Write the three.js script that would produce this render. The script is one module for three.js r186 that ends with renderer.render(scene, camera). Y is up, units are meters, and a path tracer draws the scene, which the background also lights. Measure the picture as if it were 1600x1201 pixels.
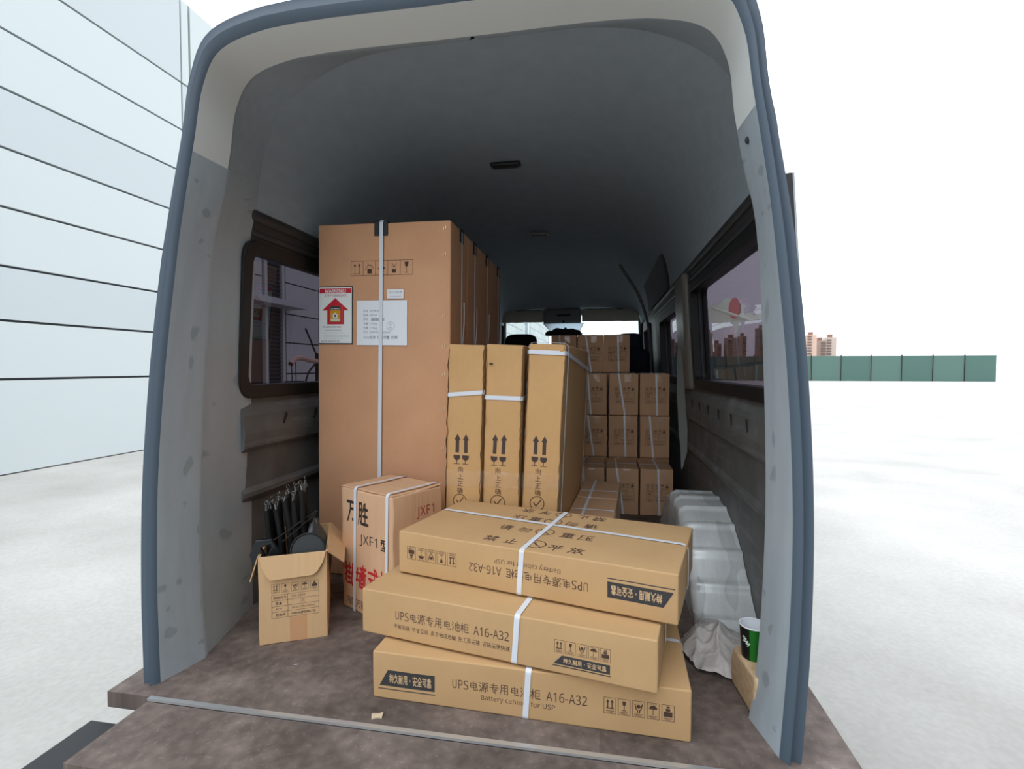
import * as THREE from 'three';
import { mergeGeometries } from 'three/addons/utils/BufferGeometryUtils.js';
import { ImprovedNoise } from 'three/addons/math/ImprovedNoise.js';

// ---------- camera, sky, exposure ----------
const scene = new THREE.Scene();
const camera = new THREE.PerspectiveCamera(2 * Math.atan(600.5 / 800) * 180 / Math.PI, 1600 / 1201, 0.05, 2500);
camera.position.set(0, 0.82, 0);
camera.rotation.order = 'YXZ';
camera.rotation.set(-Math.atan(26.5 / 800), Math.atan(140 / 800), 0);

const SKY_W = 64, SKY_H = 32, skyData = new Float32Array(SKY_W * SKY_H * 4);
for (let j = 0; j < SKY_H; j++) for (let i = 0; i < SKY_W; i++) {       // even overcast, a little brighter overhead
  const el = ((j + 0.5) / SKY_H - 0.5) * Math.PI, up = Math.max(0, Math.sin(el)), L = el < 0 ? 0.4 : 0.85 + 0.35 * up;
  skyData.set([L * 0.93, L * 0.98, L * 1.04, 1], (j * SKY_W + i) * 4);
}
const sky = new THREE.DataTexture(skyData, SKY_W, SKY_H, THREE.RGBAFormat, THREE.FloatType);
sky.mapping = THREE.EquirectangularReflectionMapping; sky.magFilter = THREE.LinearFilter; sky.minFilter = THREE.LinearFilter; sky.needsUpdate = true;
scene.background = sky; scene.environment = sky;

const renderer = new THREE.WebGLRenderer({ antialias: true });
renderer.toneMapping = THREE.LinearToneMapping;
renderer.toneMappingExposure = 2.4;
renderer.shadowMap.enabled = true;

// ---------- helpers ----------
const V3 = THREE.Vector3, PN = new ImprovedNoise(), R = Math.PI / 180;
let seed = 7;
const rnd = () => { seed = (seed + 0x6d2b79f5) | 0; let t = Math.imul(seed ^ (seed >>> 15), 1 | seed); t = (t + Math.imul(t ^ (t >>> 7), 61 | t)) ^ t; return ((t ^ (t >>> 14)) >>> 0) / 4294967296; };
const n3 = (x, y, z) => PN.noise(x, y, z);
const fbm = (x, y, z) => n3(x, y, z) + 0.5 * n3(x * 2.1, y * 2.1, z * 2.1) + 0.25 * n3(x * 4.3, y * 4.3, z * 4.3);
const used = {};
function numbered(n) { const k = used[n] = (used[n] ?? -1) + 1; return k ? n + '_' + String(k).padStart(3, '0') : n; }
function tag(o, label, category, group, kind) { if (label) o.userData.label = label; if (category) o.userData.category = category; if (group) o.userData.group = group; if (kind) o.userData.kind = kind; return o; }
function thing(name, label, category, x, y, z, turn = 0, group) {          // z is the distance from the rear, ahead of the camera
  const o = new THREE.Group(); o.name = numbered(name); o.position.set(x, y, -z); o.rotation.y = turn * R; scene.add(o);
  return tag(o, label, category, group);
}
function part(parent, name, geo, mat, label) {
  const m = new THREE.Mesh(geo, mat); m.name = parent === scene ? numbered(name) : name; m.castShadow = m.receiveShadow = true;
  if (label) m.userData.label = label;
  parent.add(m); return m;
}
function struct(name, geo, mat, label) { const m = part(scene, name, geo, mat, label); m.userData.kind = 'structure'; return m; }
function structGroup(name, label) { const o = new THREE.Group(); o.name = name; scene.add(o); return tag(o, label, null, null, 'structure'); }
const std = (color, rough = 0.8, more = {}) => new THREE.MeshStandardMaterial({ color, roughness: rough, ...more });
const phys = (o) => new THREE.MeshPhysicalMaterial(o);
const box = (w, h, d, x = 0, y = 0, z = 0) => new THREE.BoxGeometry(w, h, d).translate(x, y, z);
function tube(pts, r, seg = 24, rad = 8, closed = false) { return new THREE.TubeGeometry(new THREE.CatmullRomCurve3(pts.map((p) => new V3(...p)), closed), seg, r, rad, closed); }
function smooth(g) {                                                        // normals averaged over vertices that share a place
  const ng = g; ng.computeVertexNormals();
  const p = ng.attributes.position, n = ng.attributes.normal, acc = new Map();
  const key = (i) => Math.round(p.getX(i) * 2e5) + ',' + Math.round(p.getY(i) * 2e5) + ',' + Math.round(p.getZ(i) * 2e5);
  for (let i = 0; i < p.count; i++) { const k = key(i), a = acc.get(k) ?? [0, 0, 0]; a[0] += n.getX(i); a[1] += n.getY(i); a[2] += n.getZ(i); acc.set(k, a); }
  for (let i = 0; i < p.count; i++) { const a = acc.get(key(i)), l = Math.hypot(...a) || 1; n.setXYZ(i, a[0] / l, a[1] / l, a[2] / l); }
  return ng;
}
// A carton: six gridded faces with rounded, slightly wavy edges. Groups in the order right, left, top, bottom, front, back; uv runs 0..1 over each face.
function cartonGeo(w, h, d, { r = 0.004, amp = 0.0015, freq = 9, bulge = 0, s = 0 } = {}) {
  const pos = [], uv = [], idx = [], g = new THREE.BufferGeometry();
  const ticks = (L) => { const n = Math.max(3, Math.min(14, Math.round(L / 0.05))), a = [-0.5, -0.5 + r / L]; for (let i = 1; i < n; i++) a.push(-0.5 + r / L + (1 - 2 * r / L) * i / n); a.push(0.5 - r / L, 0.5); return a; };
  const faces = [[2, 1, 0, 1, -1, 1], [2, 1, 0, -1, 1, 1], [0, 2, 1, 1, 1, -1], [0, 2, 1, -1, 1, 1], [0, 1, 2, 1, 1, 1], [0, 1, 2, -1, -1, 1]];
  const S = [w, h, d];
  faces.forEach(([ua, va, na, ns, us, vs], f) => {
    const U = ticks(S[ua]), Vv = ticks(S[va]), base = pos.length / 3, start = idx.length;
    for (const v of Vv) for (const u of U) {
      const p = [0, 0, 0]; p[ua] = u * us * S[ua]; p[va] = v * vs * S[va]; p[na] = ns * S[na] / 2;
      const b = bulge * (1 - 4 * u * u) * (1 - 4 * v * v); p[na] += ns * b;
      const c = p.map((x, k) => Math.max(-S[k] / 2 + r, Math.min(S[k] / 2 - r, x))), q = p.map((x, k) => x - c[k]), l = Math.hypot(...q), edge = q.filter((x) => Math.abs(x) > 1e-6).length > 1;
      if (edge) for (let k = 0; k < 3; k++) p[k] = c[k] + q[k] / l * r;
      const e = [0, 1, 2].map((k) => amp * fbm(p[0] * freq + 31 * k + s, p[1] * freq + 7 * s, p[2] * freq + 3.3 * s));
      pos.push(p[0] + e[0], Math.max(p[1] + e[1], -h / 2) + h / 2, p[2] + e[2]); uv.push(u + 0.5, v + 0.5);
    }
    const m = U.length;
    for (let j = 0; j < Vv.length - 1; j++) for (let i = 0; i < m - 1; i++) { const a = base + j * m + i; idx.push(a, a + 1, a + m + 1, a, a + m + 1, a + m); }
    g.addGroup(start, idx.length - start, f);
  });
  g.setAttribute('position', new THREE.Float32BufferAttribute(pos, 3)); g.setAttribute('uv', new THREE.Float32BufferAttribute(uv, 2)); g.setIndex(idx);
  return smooth(g);
}
// A packing strap round a carton of w x h x d standing on y = 0: axis is the direction across the band; skew(angle 0..1 round the loop) shifts the band along it.
function strapGeo(w, h, d, axis, at, wid = 0.013, { gap = 0.0022, skew, r = 0.008 } = {}) {
  const A = (axis === 'x' ? d : w) / 2 + gap, B = (axis === 'y' ? d : h) / 2 + gap, pts = [], t = 0.0009, rr = r + gap;
  for (const [cx, cy, a0] of [[A - rr, B - rr, 0], [-A + rr, B - rr, 90], [-A + rr, -B + rr, 180], [A - rr, -B + rr, 270]]) for (let k = 0; k <= 4; k++) { const a = (a0 + k * 22.5) * R; pts.push([cx + rr * Math.cos(a), cy + rr * Math.sin(a), Math.cos(a), Math.sin(a)]); }
  const full = [];
  pts.forEach((p, i) => { const q = pts[(i + 1) % pts.length]; full.push(p); if (i % 5 === 4) for (let k = 1; k < 6; k++) full.push(p.map((x, c) => x + (q[c] - x) * k / 6)); });
  const pos = [], idx = [], N = full.length;
  full.forEach(([a, b, na, nb]) => {
    const off = at + (skew ? skew(a / A, b / B) : 0);
    for (const [o, s] of [[t, -1], [t, 1], [0, 1], [0, -1]]) {
      const u = a + na * o, v = b + nb * o, s2 = off + s * wid / 2;
      if (axis === 'x') pos.push(s2, v + h / 2, u); else if (axis === 'z') pos.push(u, v + h / 2, s2); else pos.push(u, s2, v);
    }
  });
  const flip = axis === 'z' ? false : true;
  for (let i = 0; i < N; i++) for (let k = 0; k < 4; k++) {
    const a = i * 4 + k, b = i * 4 + (k + 1) % 4, c = ((i + 1) % N) * 4 + k, e = ((i + 1) % N) * 4 + (k + 1) % 4;
    if (flip) idx.push(a, b, c, b, e, c); else idx.push(a, c, b, b, c, e);
  }
  const g = new THREE.BufferGeometry(); g.setAttribute('position', new THREE.Float32BufferAttribute(pos, 3)); g.setIndex(idx);
  const ng = g.toNonIndexed(); ng.computeVertexNormals(); return ng;
}
function loft(loops, closed = false) {                                       // surface through rows of points of equal length
  const pos = [], uv = [], idx = [], n = loops[0].length;
  loops.forEach((l, j) => l.forEach((p, i) => { pos.push(...p); uv.push(i / (n - 1), j / (loops.length - 1)); }));
  for (let j = 0; j < loops.length - 1; j++) for (let i = 0; i < n - 1; i++) { const a = j * n + i; idx.push(a, a + 1, a + n + 1, a, a + n + 1, a + n); }
  const g = new THREE.BufferGeometry(); g.setAttribute('position', new THREE.Float32BufferAttribute(pos, 3)); g.setAttribute('uv', new THREE.Float32BufferAttribute(uv, 2)); g.setIndex(idx); g.computeVertexNormals(); return g;
}

// ---------- lettering: strokes of the printed characters on a 100 x 100 cell, and shared radicals ----------
const RAD = {
  w: '30 10 70 22,15 36 55 48,20 92 80 58', m: '5 30 95 30,50 5 50 95,48 32 8 75,52 32 92 72', s: '10 28 90 28,55 5 55 88 30 80,8 62 92 48', r: '15 8 85 8 85 92 15 92 15 8,15 50 85 50',
  k: '12 15 88 15 88 85 12 85 12 15', t: '15 38 85 38,50 5 50 90,2 90 98 90', n: '50 2 54 16,8 45 8 22 92 22 88 42', z: '25 2 10 40,20 18 48 18,32 18 40 38,72 2 58 40,68 18 96 18,80 18 88 38',
  c: '10 20 90 20,45 2 20 50 90 50,55 32 55 98,5 74 95 70', y: '20 5 80 5 80 92 62 86,20 5 18 60 5 95,20 33 80 33,20 60 80 60', p: '15 10 28 24,5 40 28 40 26 72,5 88 28 72 45 88 98 92',
  x: '50 3 50 97,25 25 15 50,72 22 88 45', f: '45 5 25 60 85 95,72 35 60 65 12 96,5 35 95 35', i: '2 20 98 20,50 0 50 20,48 22 5 70,30 48 30 95 55 82,90 35 62 52,52 30 70 70 96 95',
};
const GLYPH = {
  电: '20 25 80 25 80 65 20 65 20 25,20 45 80 45,50 8 50 82 55 88 92 88 92 78', 源: 'w 0 0 32 100,35 10 98 10,40 10 38 55 25 95,62 12 58 24,48 26 88 26 88 56 48 56 48 26,48 41 88 41,68 56 68 96 58 90,52 66 42 86,84 66 94 84',
  专: '15 20 85 20,5 42 95 42,48 3 35 62 80 62 55 85,40 78 70 97', 用: '20 8 18 60 8 95,20 8 85 8 85 95 72 90,20 35 85 35,20 60 85 60,52 8 52 92', 池: 'w 0 0 32 100,38 40 92 25 90 62 78 60,48 18 48 85 55 92 96 92 96 78,68 3 68 72',
  柜: 'm 0 0 42 100,95 12 50 12 50 90 97 90,50 35 88 35 88 66 50 66', 平: '12 12 88 12,28 24 38 44,74 22 62 44,4 54 96 54,50 12 50 98', 板: 'm 0 0 42 100,95 8 50 14 50 55 42 95,50 36 88 36 62 95,56 52 96 95',
  包: '28 2 8 40,22 20 88 20 84 62 70 58,25 40 62 40 62 62 25 62,25 40 25 82 32 92 95 92 95 78', 装: '8 8 18 20,30 2 30 45,5 42 28 32,45 16 95 16,70 2 70 42,50 42 92 42,i 0 48 100 52', 节: '5 18 95 18,32 4 32 32,68 4 68 32,10 45 88 45 86 75 72 72,45 45 45 98',
  省: '50 2 50 28,25 10 12 30,75 8 90 26,70 22 15 50,32 46 80 46 80 96 32 96 32 46,32 62 80 62,32 79 80 79', 空: 'n 0 0 100 60,40 32 15 58,60 32 85 56,22 66 78 66,50 66 50 92,8 92 92 92', 间: '15 3 28 14,14 22 14 97,38 10 88 10 88 95 74 90,34 32 68 32 68 78 34 78 34 32,34 55 68 55',
  易: 'r 22 2 56 40,30 42 10 66,22 54 90 54 82 95 66 90,48 56 12 92,68 56 38 96', 于: '15 12 85 12,5 45 95 45,52 12 52 95 35 88', 物: '18 12 5 38,12 28 42 28,28 3 28 97,3 68 44 56,58 3 46 45,54 24 95 24 88 92 74 88,68 26 45 72,82 26 58 92',
  流: 'w 0 0 32 100,66 2 70 14,36 18 98 18,62 20 45 44 90 42,78 30 92 48,44 56 38 96,64 56 64 95,84 56 84 90 97 90 97 80', 运: 'p 0 0 100 100,45 14 88 14,35 36 97 36,62 36 45 68 90 64,78 50 95 74',
  输: 'c 0 0 36 100,68 2 40 32,68 2 97 30,52 32 86 32,42 46 42 95,42 46 62 46 62 95,42 62 62 62,42 76 62 76,74 48 74 78,92 42 92 94 82 90', 免: '35 2 15 25,32 12 65 12 55 24,18 24 84 24 84 50 18 50 18 24,50 24 48 50 5 95,58 50 58 85 64 92 95 92 95 78',
  工: '12 12 88 12,50 12 50 88,4 88 96 88', 具: '22 5 78 5 78 62 22 62 22 5,22 24 78 24,22 43 78 43,3 74 97 74,35 78 12 97,65 78 90 97', 安: 'n 0 0 100 55,f 5 28 90 72', 简: 'z 0 0 100 30,18 36 28 44,16 48 16 97,40 42 86 42 86 96 74 92,36 56 66 56 66 86 36 86 36 56,36 71 66 71',
  便: '28 3 5 48,18 34 18 97,38 12 95 12,45 28 88 28 88 58 45 58 45 28,45 43 88 43,68 12 66 60 34 96,44 64 60 80 97 96', 快: 'x 0 0 30 100,38 26 86 26 86 52,30 52 98 52,62 3 62 50 34 96,64 54 97 96', 速: 'p 0 0 100 100,38 14 96 14,45 28 90 28 90 48 45 48 45 28,67 2 67 84,64 50 40 76,70 50 95 74',
  持: 's 0 0 38 100,45 20 92 20,68 3 68 38,38 38 98 38,40 58 98 58,82 44 82 92 66 86,52 66 60 80', 久: '42 3 12 45,36 24 72 24 55 65 10 96,50 45 95 96', 耐: '3 12 55 12,30 12 22 32,8 32 8 96,8 32 52 32 52 92 44 88,23 34 23 86,37 34 37 86,58 28 98 28,84 4 84 93 70 88,64 48 72 64',
  全: '50 2 5 45,50 2 96 45,25 50 75 50,22 70 78 70,50 50 50 92,6 92 94 92', 可: '5 12 95 12,78 12 78 92 60 86,20 36 55 36 55 68 20 68 20 36', 靠: '28 2 18 20,25 12 80 12,52 2 52 28,10 28 90 28,25 34 75 34 75 52 25 52 25 34,40 55 40 97,10 64 40 64,10 78 40 78,8 92 40 92,60 55 60 97,60 64 92 64,60 78 92 78,60 92 94 92',
  禁: 'm 2 0 46 48,m 52 0 46 48,25 54 75 54,5 68 95 68,50 68 50 97 40 92,28 76 12 92,72 76 90 92', 止: '50 5 50 90,52 45 88 45,22 40 22 90,3 90 97 90', 放: '26 2 32 14,3 20 50 20,22 20 20 60 4 95,22 46 44 46 42 92 30 88,66 3 50 42,62 24 97 24,88 26 50 96,58 40 97 96',
  请: '12 5 24 18,4 36 24 36 24 88 36 76,40 12 95 12,45 25 92 25,38 38 98 38,67 3 67 38,48 50 48 97,48 50 88 50 88 95 78 91,48 64 88 64,48 78 88 78', 勿: '30 3 8 45,22 22 90 22 80 94 62 88,48 24 12 78,70 24 32 94',
  重: '80 3 20 12,6 22 94 22,50 8 50 92,20 32 80 32 80 64 20 64 20 32,20 48 80 48,12 78 88 78,4 92 96 92', 压: '10 8 96 8,12 8 12 55 3 96,30 50 92 50,58 24 58 90,22 90 98 90,72 62 84 74', 向: '48 2 36 20,12 22 12 97,12 22 88 22 88 94 74 90,34 42 66 42 66 74 34 74 34 42',
  上: '48 5 48 90,50 40 85 40,5 90 95 90', 正: '10 10 90 10,50 10 50 90,52 48 85 48,24 42 24 90,4 90 96 90', 确: '3 12 40 12,22 12 4 55,12 42 36 42 36 80 12 80 12 42,62 2 48 28,56 14 82 14 72 28,52 28 92 28 92 94 80 90,52 28 52 62 42 96,52 48 92 48,52 66 92 66,72 28 72 90',
  万: '5 12 95 12,40 12 38 45 8 96,40 42 82 42 76 92 58 88', 胜: 'y 0 0 40 100,58 8 46 38,50 28 95 28,70 3 70 92,50 58 92 58,44 92 98 92', 型: '5 10 55 10,3 32 58 32,20 10 18 34 6 54,42 10 42 54,66 10 66 42,88 3 88 54 76 50,18 72 82 72,50 56 50 94,4 94 96 94',
  掛: 's 0 0 28 100,34 20 66 20,50 4 50 46,32 44 68 44,34 66 66 66,50 48 50 92,30 92 70 88,80 4 80 97,80 38 98 50', 墙: 't 0 15 30 60,38 14 96 14,66 2 66 36,50 20 56 32,84 20 76 32,32 38 98 38,40 50 92 50 92 96 40 96 40 50,54 62 78 62 78 82 54 82 54 62',
  式: '5 24 95 24,62 4 66 50 92 94 96 78,74 6 86 16,12 50 52 50,32 50 32 86,6 92 56 80', 控: 's 0 0 34 100,68 2 70 14,42 32 42 18 97 18 95 32,58 28 44 48,78 28 95 46,46 60 92 60,68 60 68 92,40 92 98 92', 河: 'w 0 0 32 100,36 14 98 14,84 14 84 94 70 88,44 38 68 38 68 68 44 68 44 38',
  南: '15 16 85 16,50 2 50 34,10 34 90 34 90 95 78 91,10 34 10 97,36 44 42 54,64 44 58 54,28 58 72 58,24 74 76 74,50 58 50 94', 规: '5 22 48 22,3 48 50 48,26 4 24 55 4 95,28 55 48 80,56 8 92 8 92 60,56 8 56 60,74 22 70 62 46 96,78 60 78 90 98 90 98 76',
  格: 'm 0 0 40 100,64 3 46 40,60 18 90 18 40 62,56 30 97 60,54 64 86 64 86 96 54 96 54 64', 号: '25 6 75 6 75 32 25 32 25 6,4 46 96 46,34 46 28 62 78 62 72 94 54 90', 数: '28 2 28 40,4 22 52 22,10 6 16 16,46 4 38 16,26 24 6 42,30 24 50 38,26 44 12 76 44 96,40 56 8 96,3 60 54 60,68 3 54 40,64 24 98 24,90 26 52 96,62 40 98 96',
  量: '28 3 72 3 72 28 28 28 28 3,28 15 72 15,4 38 96 38,24 46 76 46 76 70 24 70 24 46,24 58 76 58,50 46 50 94,14 82 86 82,4 95 96 95', 只: '22 8 78 8 78 52 22 52 22 8,36 60 10 95,64 60 90 95', 尺: '20 8 80 8 80 40 20 40,20 8 20 50 5 95,52 40 95 95', 寸: '5 28 95 28,66 4 66 94 46 88,26 46 38 64',
  制: '18 8 8 28,14 18 60 18,3 36 66 36,34 3 34 97,12 50 12 84,12 50 56 50 56 82 46 78,76 12 76 70,94 4 94 94 82 90', 造: 'p 0 0 100 100,48 4 38 24,44 14 92 14,68 2 68 36,36 36 97 36,48 50 88 50 88 80 48 80 48 50', 商: '50 2 50 12,5 14 95 14,34 18 40 28,66 18 60 28,10 32 90 32 90 95 78 91,10 32 10 97,42 38 28 54,60 38 74 52,34 60 66 60 66 84 34 84 34 60',
  有: '5 20 95 20,45 3 8 60,35 42 35 97,35 42 80 42 80 95 68 91,35 58 80 58,35 74 80 74', 限: '12 6 12 97,12 6 38 6 24 36 38 62 24 66,50 8 88 8 88 46 50 46,50 27 88 27,50 8 50 92 68 80,94 54 66 66,58 48 97 96', 公: '38 6 8 50,62 6 94 48,45 48 20 90 78 84,66 66 88 96', 司: '10 10 88 10 88 92 70 88,12 30 68 30,20 48 62 48 62 80 20 80 20 48',
  品: 'k 25 0 50 45,k 2 52 44 48,k 54 52 44 48', 名: '42 2 12 42,36 16 78 16 30 66,30 30 48 44,38 58 84 58 84 95 38 95 38 58', 序: '50 2 54 12,10 14 95 14,14 14 14 55 3 96,36 28 78 28 58 44,38 36 66 54,26 58 92 58 84 70,58 58 58 95 44 90',
  净: '8 12 20 30,4 90 24 55,58 2 40 26,54 12 84 12 74 26,44 26 88 26 88 62,34 44 97 44,42 62 88 62,66 26 66 94 54 90', 毛: '76 4 24 14,12 34 88 28,6 58 94 50,48 10 48 84 56 92 94 92 95 78', 小: '50 4 50 94 36 88,26 34 8 74,74 34 94 72', 心: '26 44 30 78 40 90 76 90 78 72,10 50 5 78,44 24 54 44,78 40 94 66',
  轻: 'c 0 0 38 100,46 10 88 10 44 50,66 30 96 50,50 62 92 62,70 62 70 92,42 92 98 92', 防: '12 6 12 97,12 6 36 6 24 36 36 62 22 66,64 2 68 14,44 22 98 22,62 22 58 60 40 96,62 48 90 48 86 94 72 90', 倒: '22 3 5 45,15 32 15 97,26 12 66 12,44 12 32 34 60 32,54 22 64 40,28 58 64 58,46 42 46 86,26 92 66 82,76 14 76 68,94 4 94 94 82 90',
  置: '18 4 82 4 82 24 18 24 18 4,38 4 38 24,60 4 60 24,8 34 92 34,50 26 48 44,28 44 74 44 74 88 28 88 28 44,28 58 74 58,28 73 74 73,4 96 96 96', 潮: 'w 0 0 28 100,30 16 62 16,46 4 46 28,34 28 58 28 58 60 34 60 34 28,34 44 58 44,30 76 62 76,46 60 46 97,70 8 70 60 64 96,70 8 94 8 94 94 84 90,70 34 94 34,70 60 94 60',
};
const strokesOf = (spec) => spec.split(',').flatMap((s) => {
  if (/^[a-z]/.test(s)) { const [k, x, y, w, h] = s.split(' '); return strokesOf(RAD[k]).map((l) => l.map(([a, b]) => [+x + a * w / 100, +y + b * h / 100])); }
  const n = s.split(' ').map(Number), l = []; for (let i = 0; i < n.length; i += 2) l.push([n[i], n[i + 1]]); return [l];
});
const INK = 'rgba(62,42,36,0.9)';
// A sheet w x h metres drawn at ppm pixels a metre. draw(c) gets tools in metres from the lower left corner.
function sheet(w, h, ppm, rgb, draw, { grain = 6, fibre = 1.6, stripe = 0, s = 1 } = {}) {
  const W = Math.min(2048, Math.round(w * ppm)), Hh = Math.min(2048, Math.round(h * ppm)), kx = W / w, ky = Hh / h;
  const cv = document.createElement('canvas'); cv.width = W; cv.height = Hh;
  const c = cv.getContext('2d'), im = c.createImageData(W, Hh);
  let sd = s * 7919 + 13; const q = () => { sd = (Math.imul(sd, 1664525) + 1013904223) | 0; return (sd >>> 0) / 4294967296 - 0.5; };
  for (let y = 0; y < Hh; y++) { for (let x = 0; x < W; x++) {
    const mx = x / kx, my = y / ky, o = (y * W + x) * 4;
    const v = grain * q() + fibre * n3(mx * 60 + s, my * 34, s) + grain * 0.9 * n3(mx * 9, my * 9, s + 5.5) + (stripe ? stripe * Math.sin(mx / 0.0062 * 2 * Math.PI) + stripe * 0.8 * n3(mx * 70, my * 1.5, 3) : 0);
    im.data[o] = rgb[0] + v; im.data[o + 1] = rgb[1] + v * 0.95; im.data[o + 2] = rgb[2] + v * 0.8; im.data[o + 3] = 255;
  } }
  c.putImageData(im, 0, 0);
  c.lineCap = 'round'; c.lineJoin = 'round';
  const tool = {
    c, kx, ky, W, H: Hh, X: (x) => x * kx, Y: (y) => Hh - y * ky,
    at(x, y, fn, { turn = 0, sx = 1 } = {}) { c.save(); c.translate(x * kx, Hh - y * ky); c.rotate(turn * R); c.scale(kx * sx, ky); fn(c); c.restore(); },
    // text with its lower left corner at x, y; sz is the height of a character
    text(str, x, y, sz, { color = INK, wt = 0.085, gap = 0.08, turn = 0, sx = 1, font = 'sans-serif', down = false, fit } = {}) {
      let n = 0; for (const ch of str) n += GLYPH[ch] ? 1 + gap : ch === ' ' ? 0.5 : ch === '-' ? 0.4 : 0.62; 
      if (fit && !down) sx = fit / (n * sz);
      tool.at(x, y, () => {
        c.strokeStyle = c.fillStyle = color; let cx = 0, cy = 0;
        for (const ch of str) {
          if (GLYPH[ch]) {
            c.lineWidth = wt * sz; c.beginPath();
            for (const l of strokesOf(GLYPH[ch])) l.forEach(([a, b], i) => c[i ? 'lineTo' : 'moveTo'](cx + a / 100 * sz, cy - sz + b / 100 * sz));
            c.stroke(); if (down) cy += sz * (1 + gap); else cx += sz * (1 + gap);
          } else if (ch === ' ') cx += sz * 0.5;
          else { c.save(); c.translate(cx, cy - 0.06 * sz); c.scale(sz / 100, sz / 100); c.font = (wt > 0.11 ? 'bold ' : '') + '118px ' + font; c.fillText(ch, 0, 0, 62); c.restore(); cx += sz * (ch === '-' ? 0.4 : 0.62); }
        }
      }, { turn, sx });
    },
    latin(str, x, y, sz, { color = INK, font = '118px sans-serif', turn = 0, fit, align = 'left' } = {}) {
      tool.at(x, y, () => { c.fillStyle = color; c.font = font; c.textAlign = align; const wd = c.measureText(str).width * sz / 100; c.scale((fit ? fit / wd : 1) * sz / 100, sz / 100); c.fillText(str, 0, 0); c.textAlign = 'left'; }, { turn });
    },
    rect(x, y, w2, h2, color = INK, line) { c.beginPath(); c.rect(x * kx, Hh - (y + h2) * ky, w2 * kx, h2 * ky); if (line) { c.lineWidth = line * kx; c.strokeStyle = color; c.stroke(); } else { c.fillStyle = color; c.fill(); } },
    poly(pts, color = INK) { c.beginPath(); pts.forEach(([x, y], i) => c[i ? 'lineTo' : 'moveTo'](x * kx, Hh - y * ky)); c.closePath(); c.fillStyle = color; c.fill(); },
    line(pts, wd, color = INK) { c.beginPath(); pts.forEach(([x, y], i) => c[i ? 'lineTo' : 'moveTo'](x * kx, Hh - y * ky)); c.lineWidth = wd * kx; c.strokeStyle = color; c.stroke(); },
    ring(x, y, r, wd, color = INK) { tool.at(x, y, () => { c.beginPath(); c.arc(0, 0, r, 0, 7); c.lineWidth = wd; c.strokeStyle = color; c.stroke(); }); },
    icons(x, y, w1, h1, step, { turn = 0, order = [0, 1, 2, 3, 4], color = INK } = {}) {  // this way up, fragile, hands, umbrella, stack
      order.forEach((k, i) => tool.at(x + i * step + (turn ? w1 : 0), y + (turn ? h1 : 0), () => {
        c.scale(w1 / 100, h1 / 140); c.strokeStyle = c.fillStyle = color; c.lineWidth = 4; c.strokeRect(0, -140, 100, 140);
        c.lineWidth = 9;
        const P = (a) => { c.beginPath(); a.forEach(([p, q], j) => c[j ? 'lineTo' : 'moveTo'](p, q)); };
        if (k === 0) { for (const u of [32, 68]) { P([[u, -55], [u, -105]]); c.stroke(); P([[u - 14, -98], [u + 14, -98], [u, -125]]); c.fill(); } c.fillRect(18, -52, 64, 11); }
        if (k === 1) { P([[34, -122], [66, -122], [62, -90], [50, -75], [38, -90]]); c.fill(); P([[50, -75], [50, -42]]); c.lineWidth = 6; c.stroke(); P([[34, -40], [66, -40]]); c.stroke(); }
        if (k === 2) { c.beginPath(); c.arc(50, -92, 17, 0, 7); c.fill(); P([[20, -112], [30, -70], [42, -56], [42, -38]]); c.stroke(); P([[80, -112], [70, -70], [58, -56], [58, -38]]); c.stroke(); }
        if (k === 3) { c.beginPath(); c.arc(50, -85, 34, Math.PI, 0); c.fill(); P([[50, -85], [50, -42], [42, -36]]); c.lineWidth = 5; c.stroke(); for (const u of [26, 42, 58, 74]) { P([[u, -132], [u - 4, -124]]); c.stroke(); } }
        if (k === 4) { c.fillRect(14, -80, 72, 44); c.fillRect(32, -108, 36, 24); c.fillRect(38, -128, 26, 16); }
        c.globalAlpha = 0.7; c.fillRect(14, -27, 72, 7); c.fillRect(24, -14, 52, 6); c.globalAlpha = 1;
      }, { turn }));
    },
  };
  draw?.(tool);
  const t = new THREE.CanvasTexture(cv); t.colorSpace = THREE.SRGBColorSpace; t.magFilter = THREE.LinearFilter; t.anisotropy = 8; return t;
}
const grainMap = (rgb, o = {}) => sheet(o.w ?? 0.3, o.h ?? 0.3, o.ppm ?? 1200, rgb, o.draw, o);
const cardMat = (map, o = {}) => new THREE.MeshStandardMaterial({ map, roughness: 0.82, ...o });
const KRAFT = [197, 160, 114], TALL = [212, 161, 123], JX = [220, 178, 141], BATT = [206, 164, 128];

// ---------- materials ----------
function noiseTex(W, Hh, fn) { const d = new Uint8Array(W * Hh * 4); for (let y = 0; y < Hh; y++) for (let x = 0; x < W; x++) { const [r, g, b] = fn(x / W, y / Hh); d.set([r, g, b, 255].map((v) => Math.max(0, Math.min(255, v))), (y * W + x) * 4); } const t = new THREE.DataTexture(d, W, Hh); t.colorSpace = THREE.SRGBColorSpace; t.wrapS = t.wrapT = THREE.RepeatWrapping; t.magFilter = THREE.LinearFilter; t.minFilter = THREE.LinearFilter; t.needsUpdate = true; return t; }
const mStrap = std('#dfe5ee', 0.45), mLiner = std('#ffffff', 0.95), mPlastic = std('#3a3a3c', 0.5), mBlack = std('#111213', 0.6), mSteel = std('#c9ccc8', 0.35, { metalness: 1 });
mLiner.map = noiseTex(256, 256, (u, v) => { const a = 5 * fbm(u * 14, v * 14, 1) + 4 * (rnd() - 0.5); return [166 + a, 179 + a, 188 + a]; });
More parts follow.
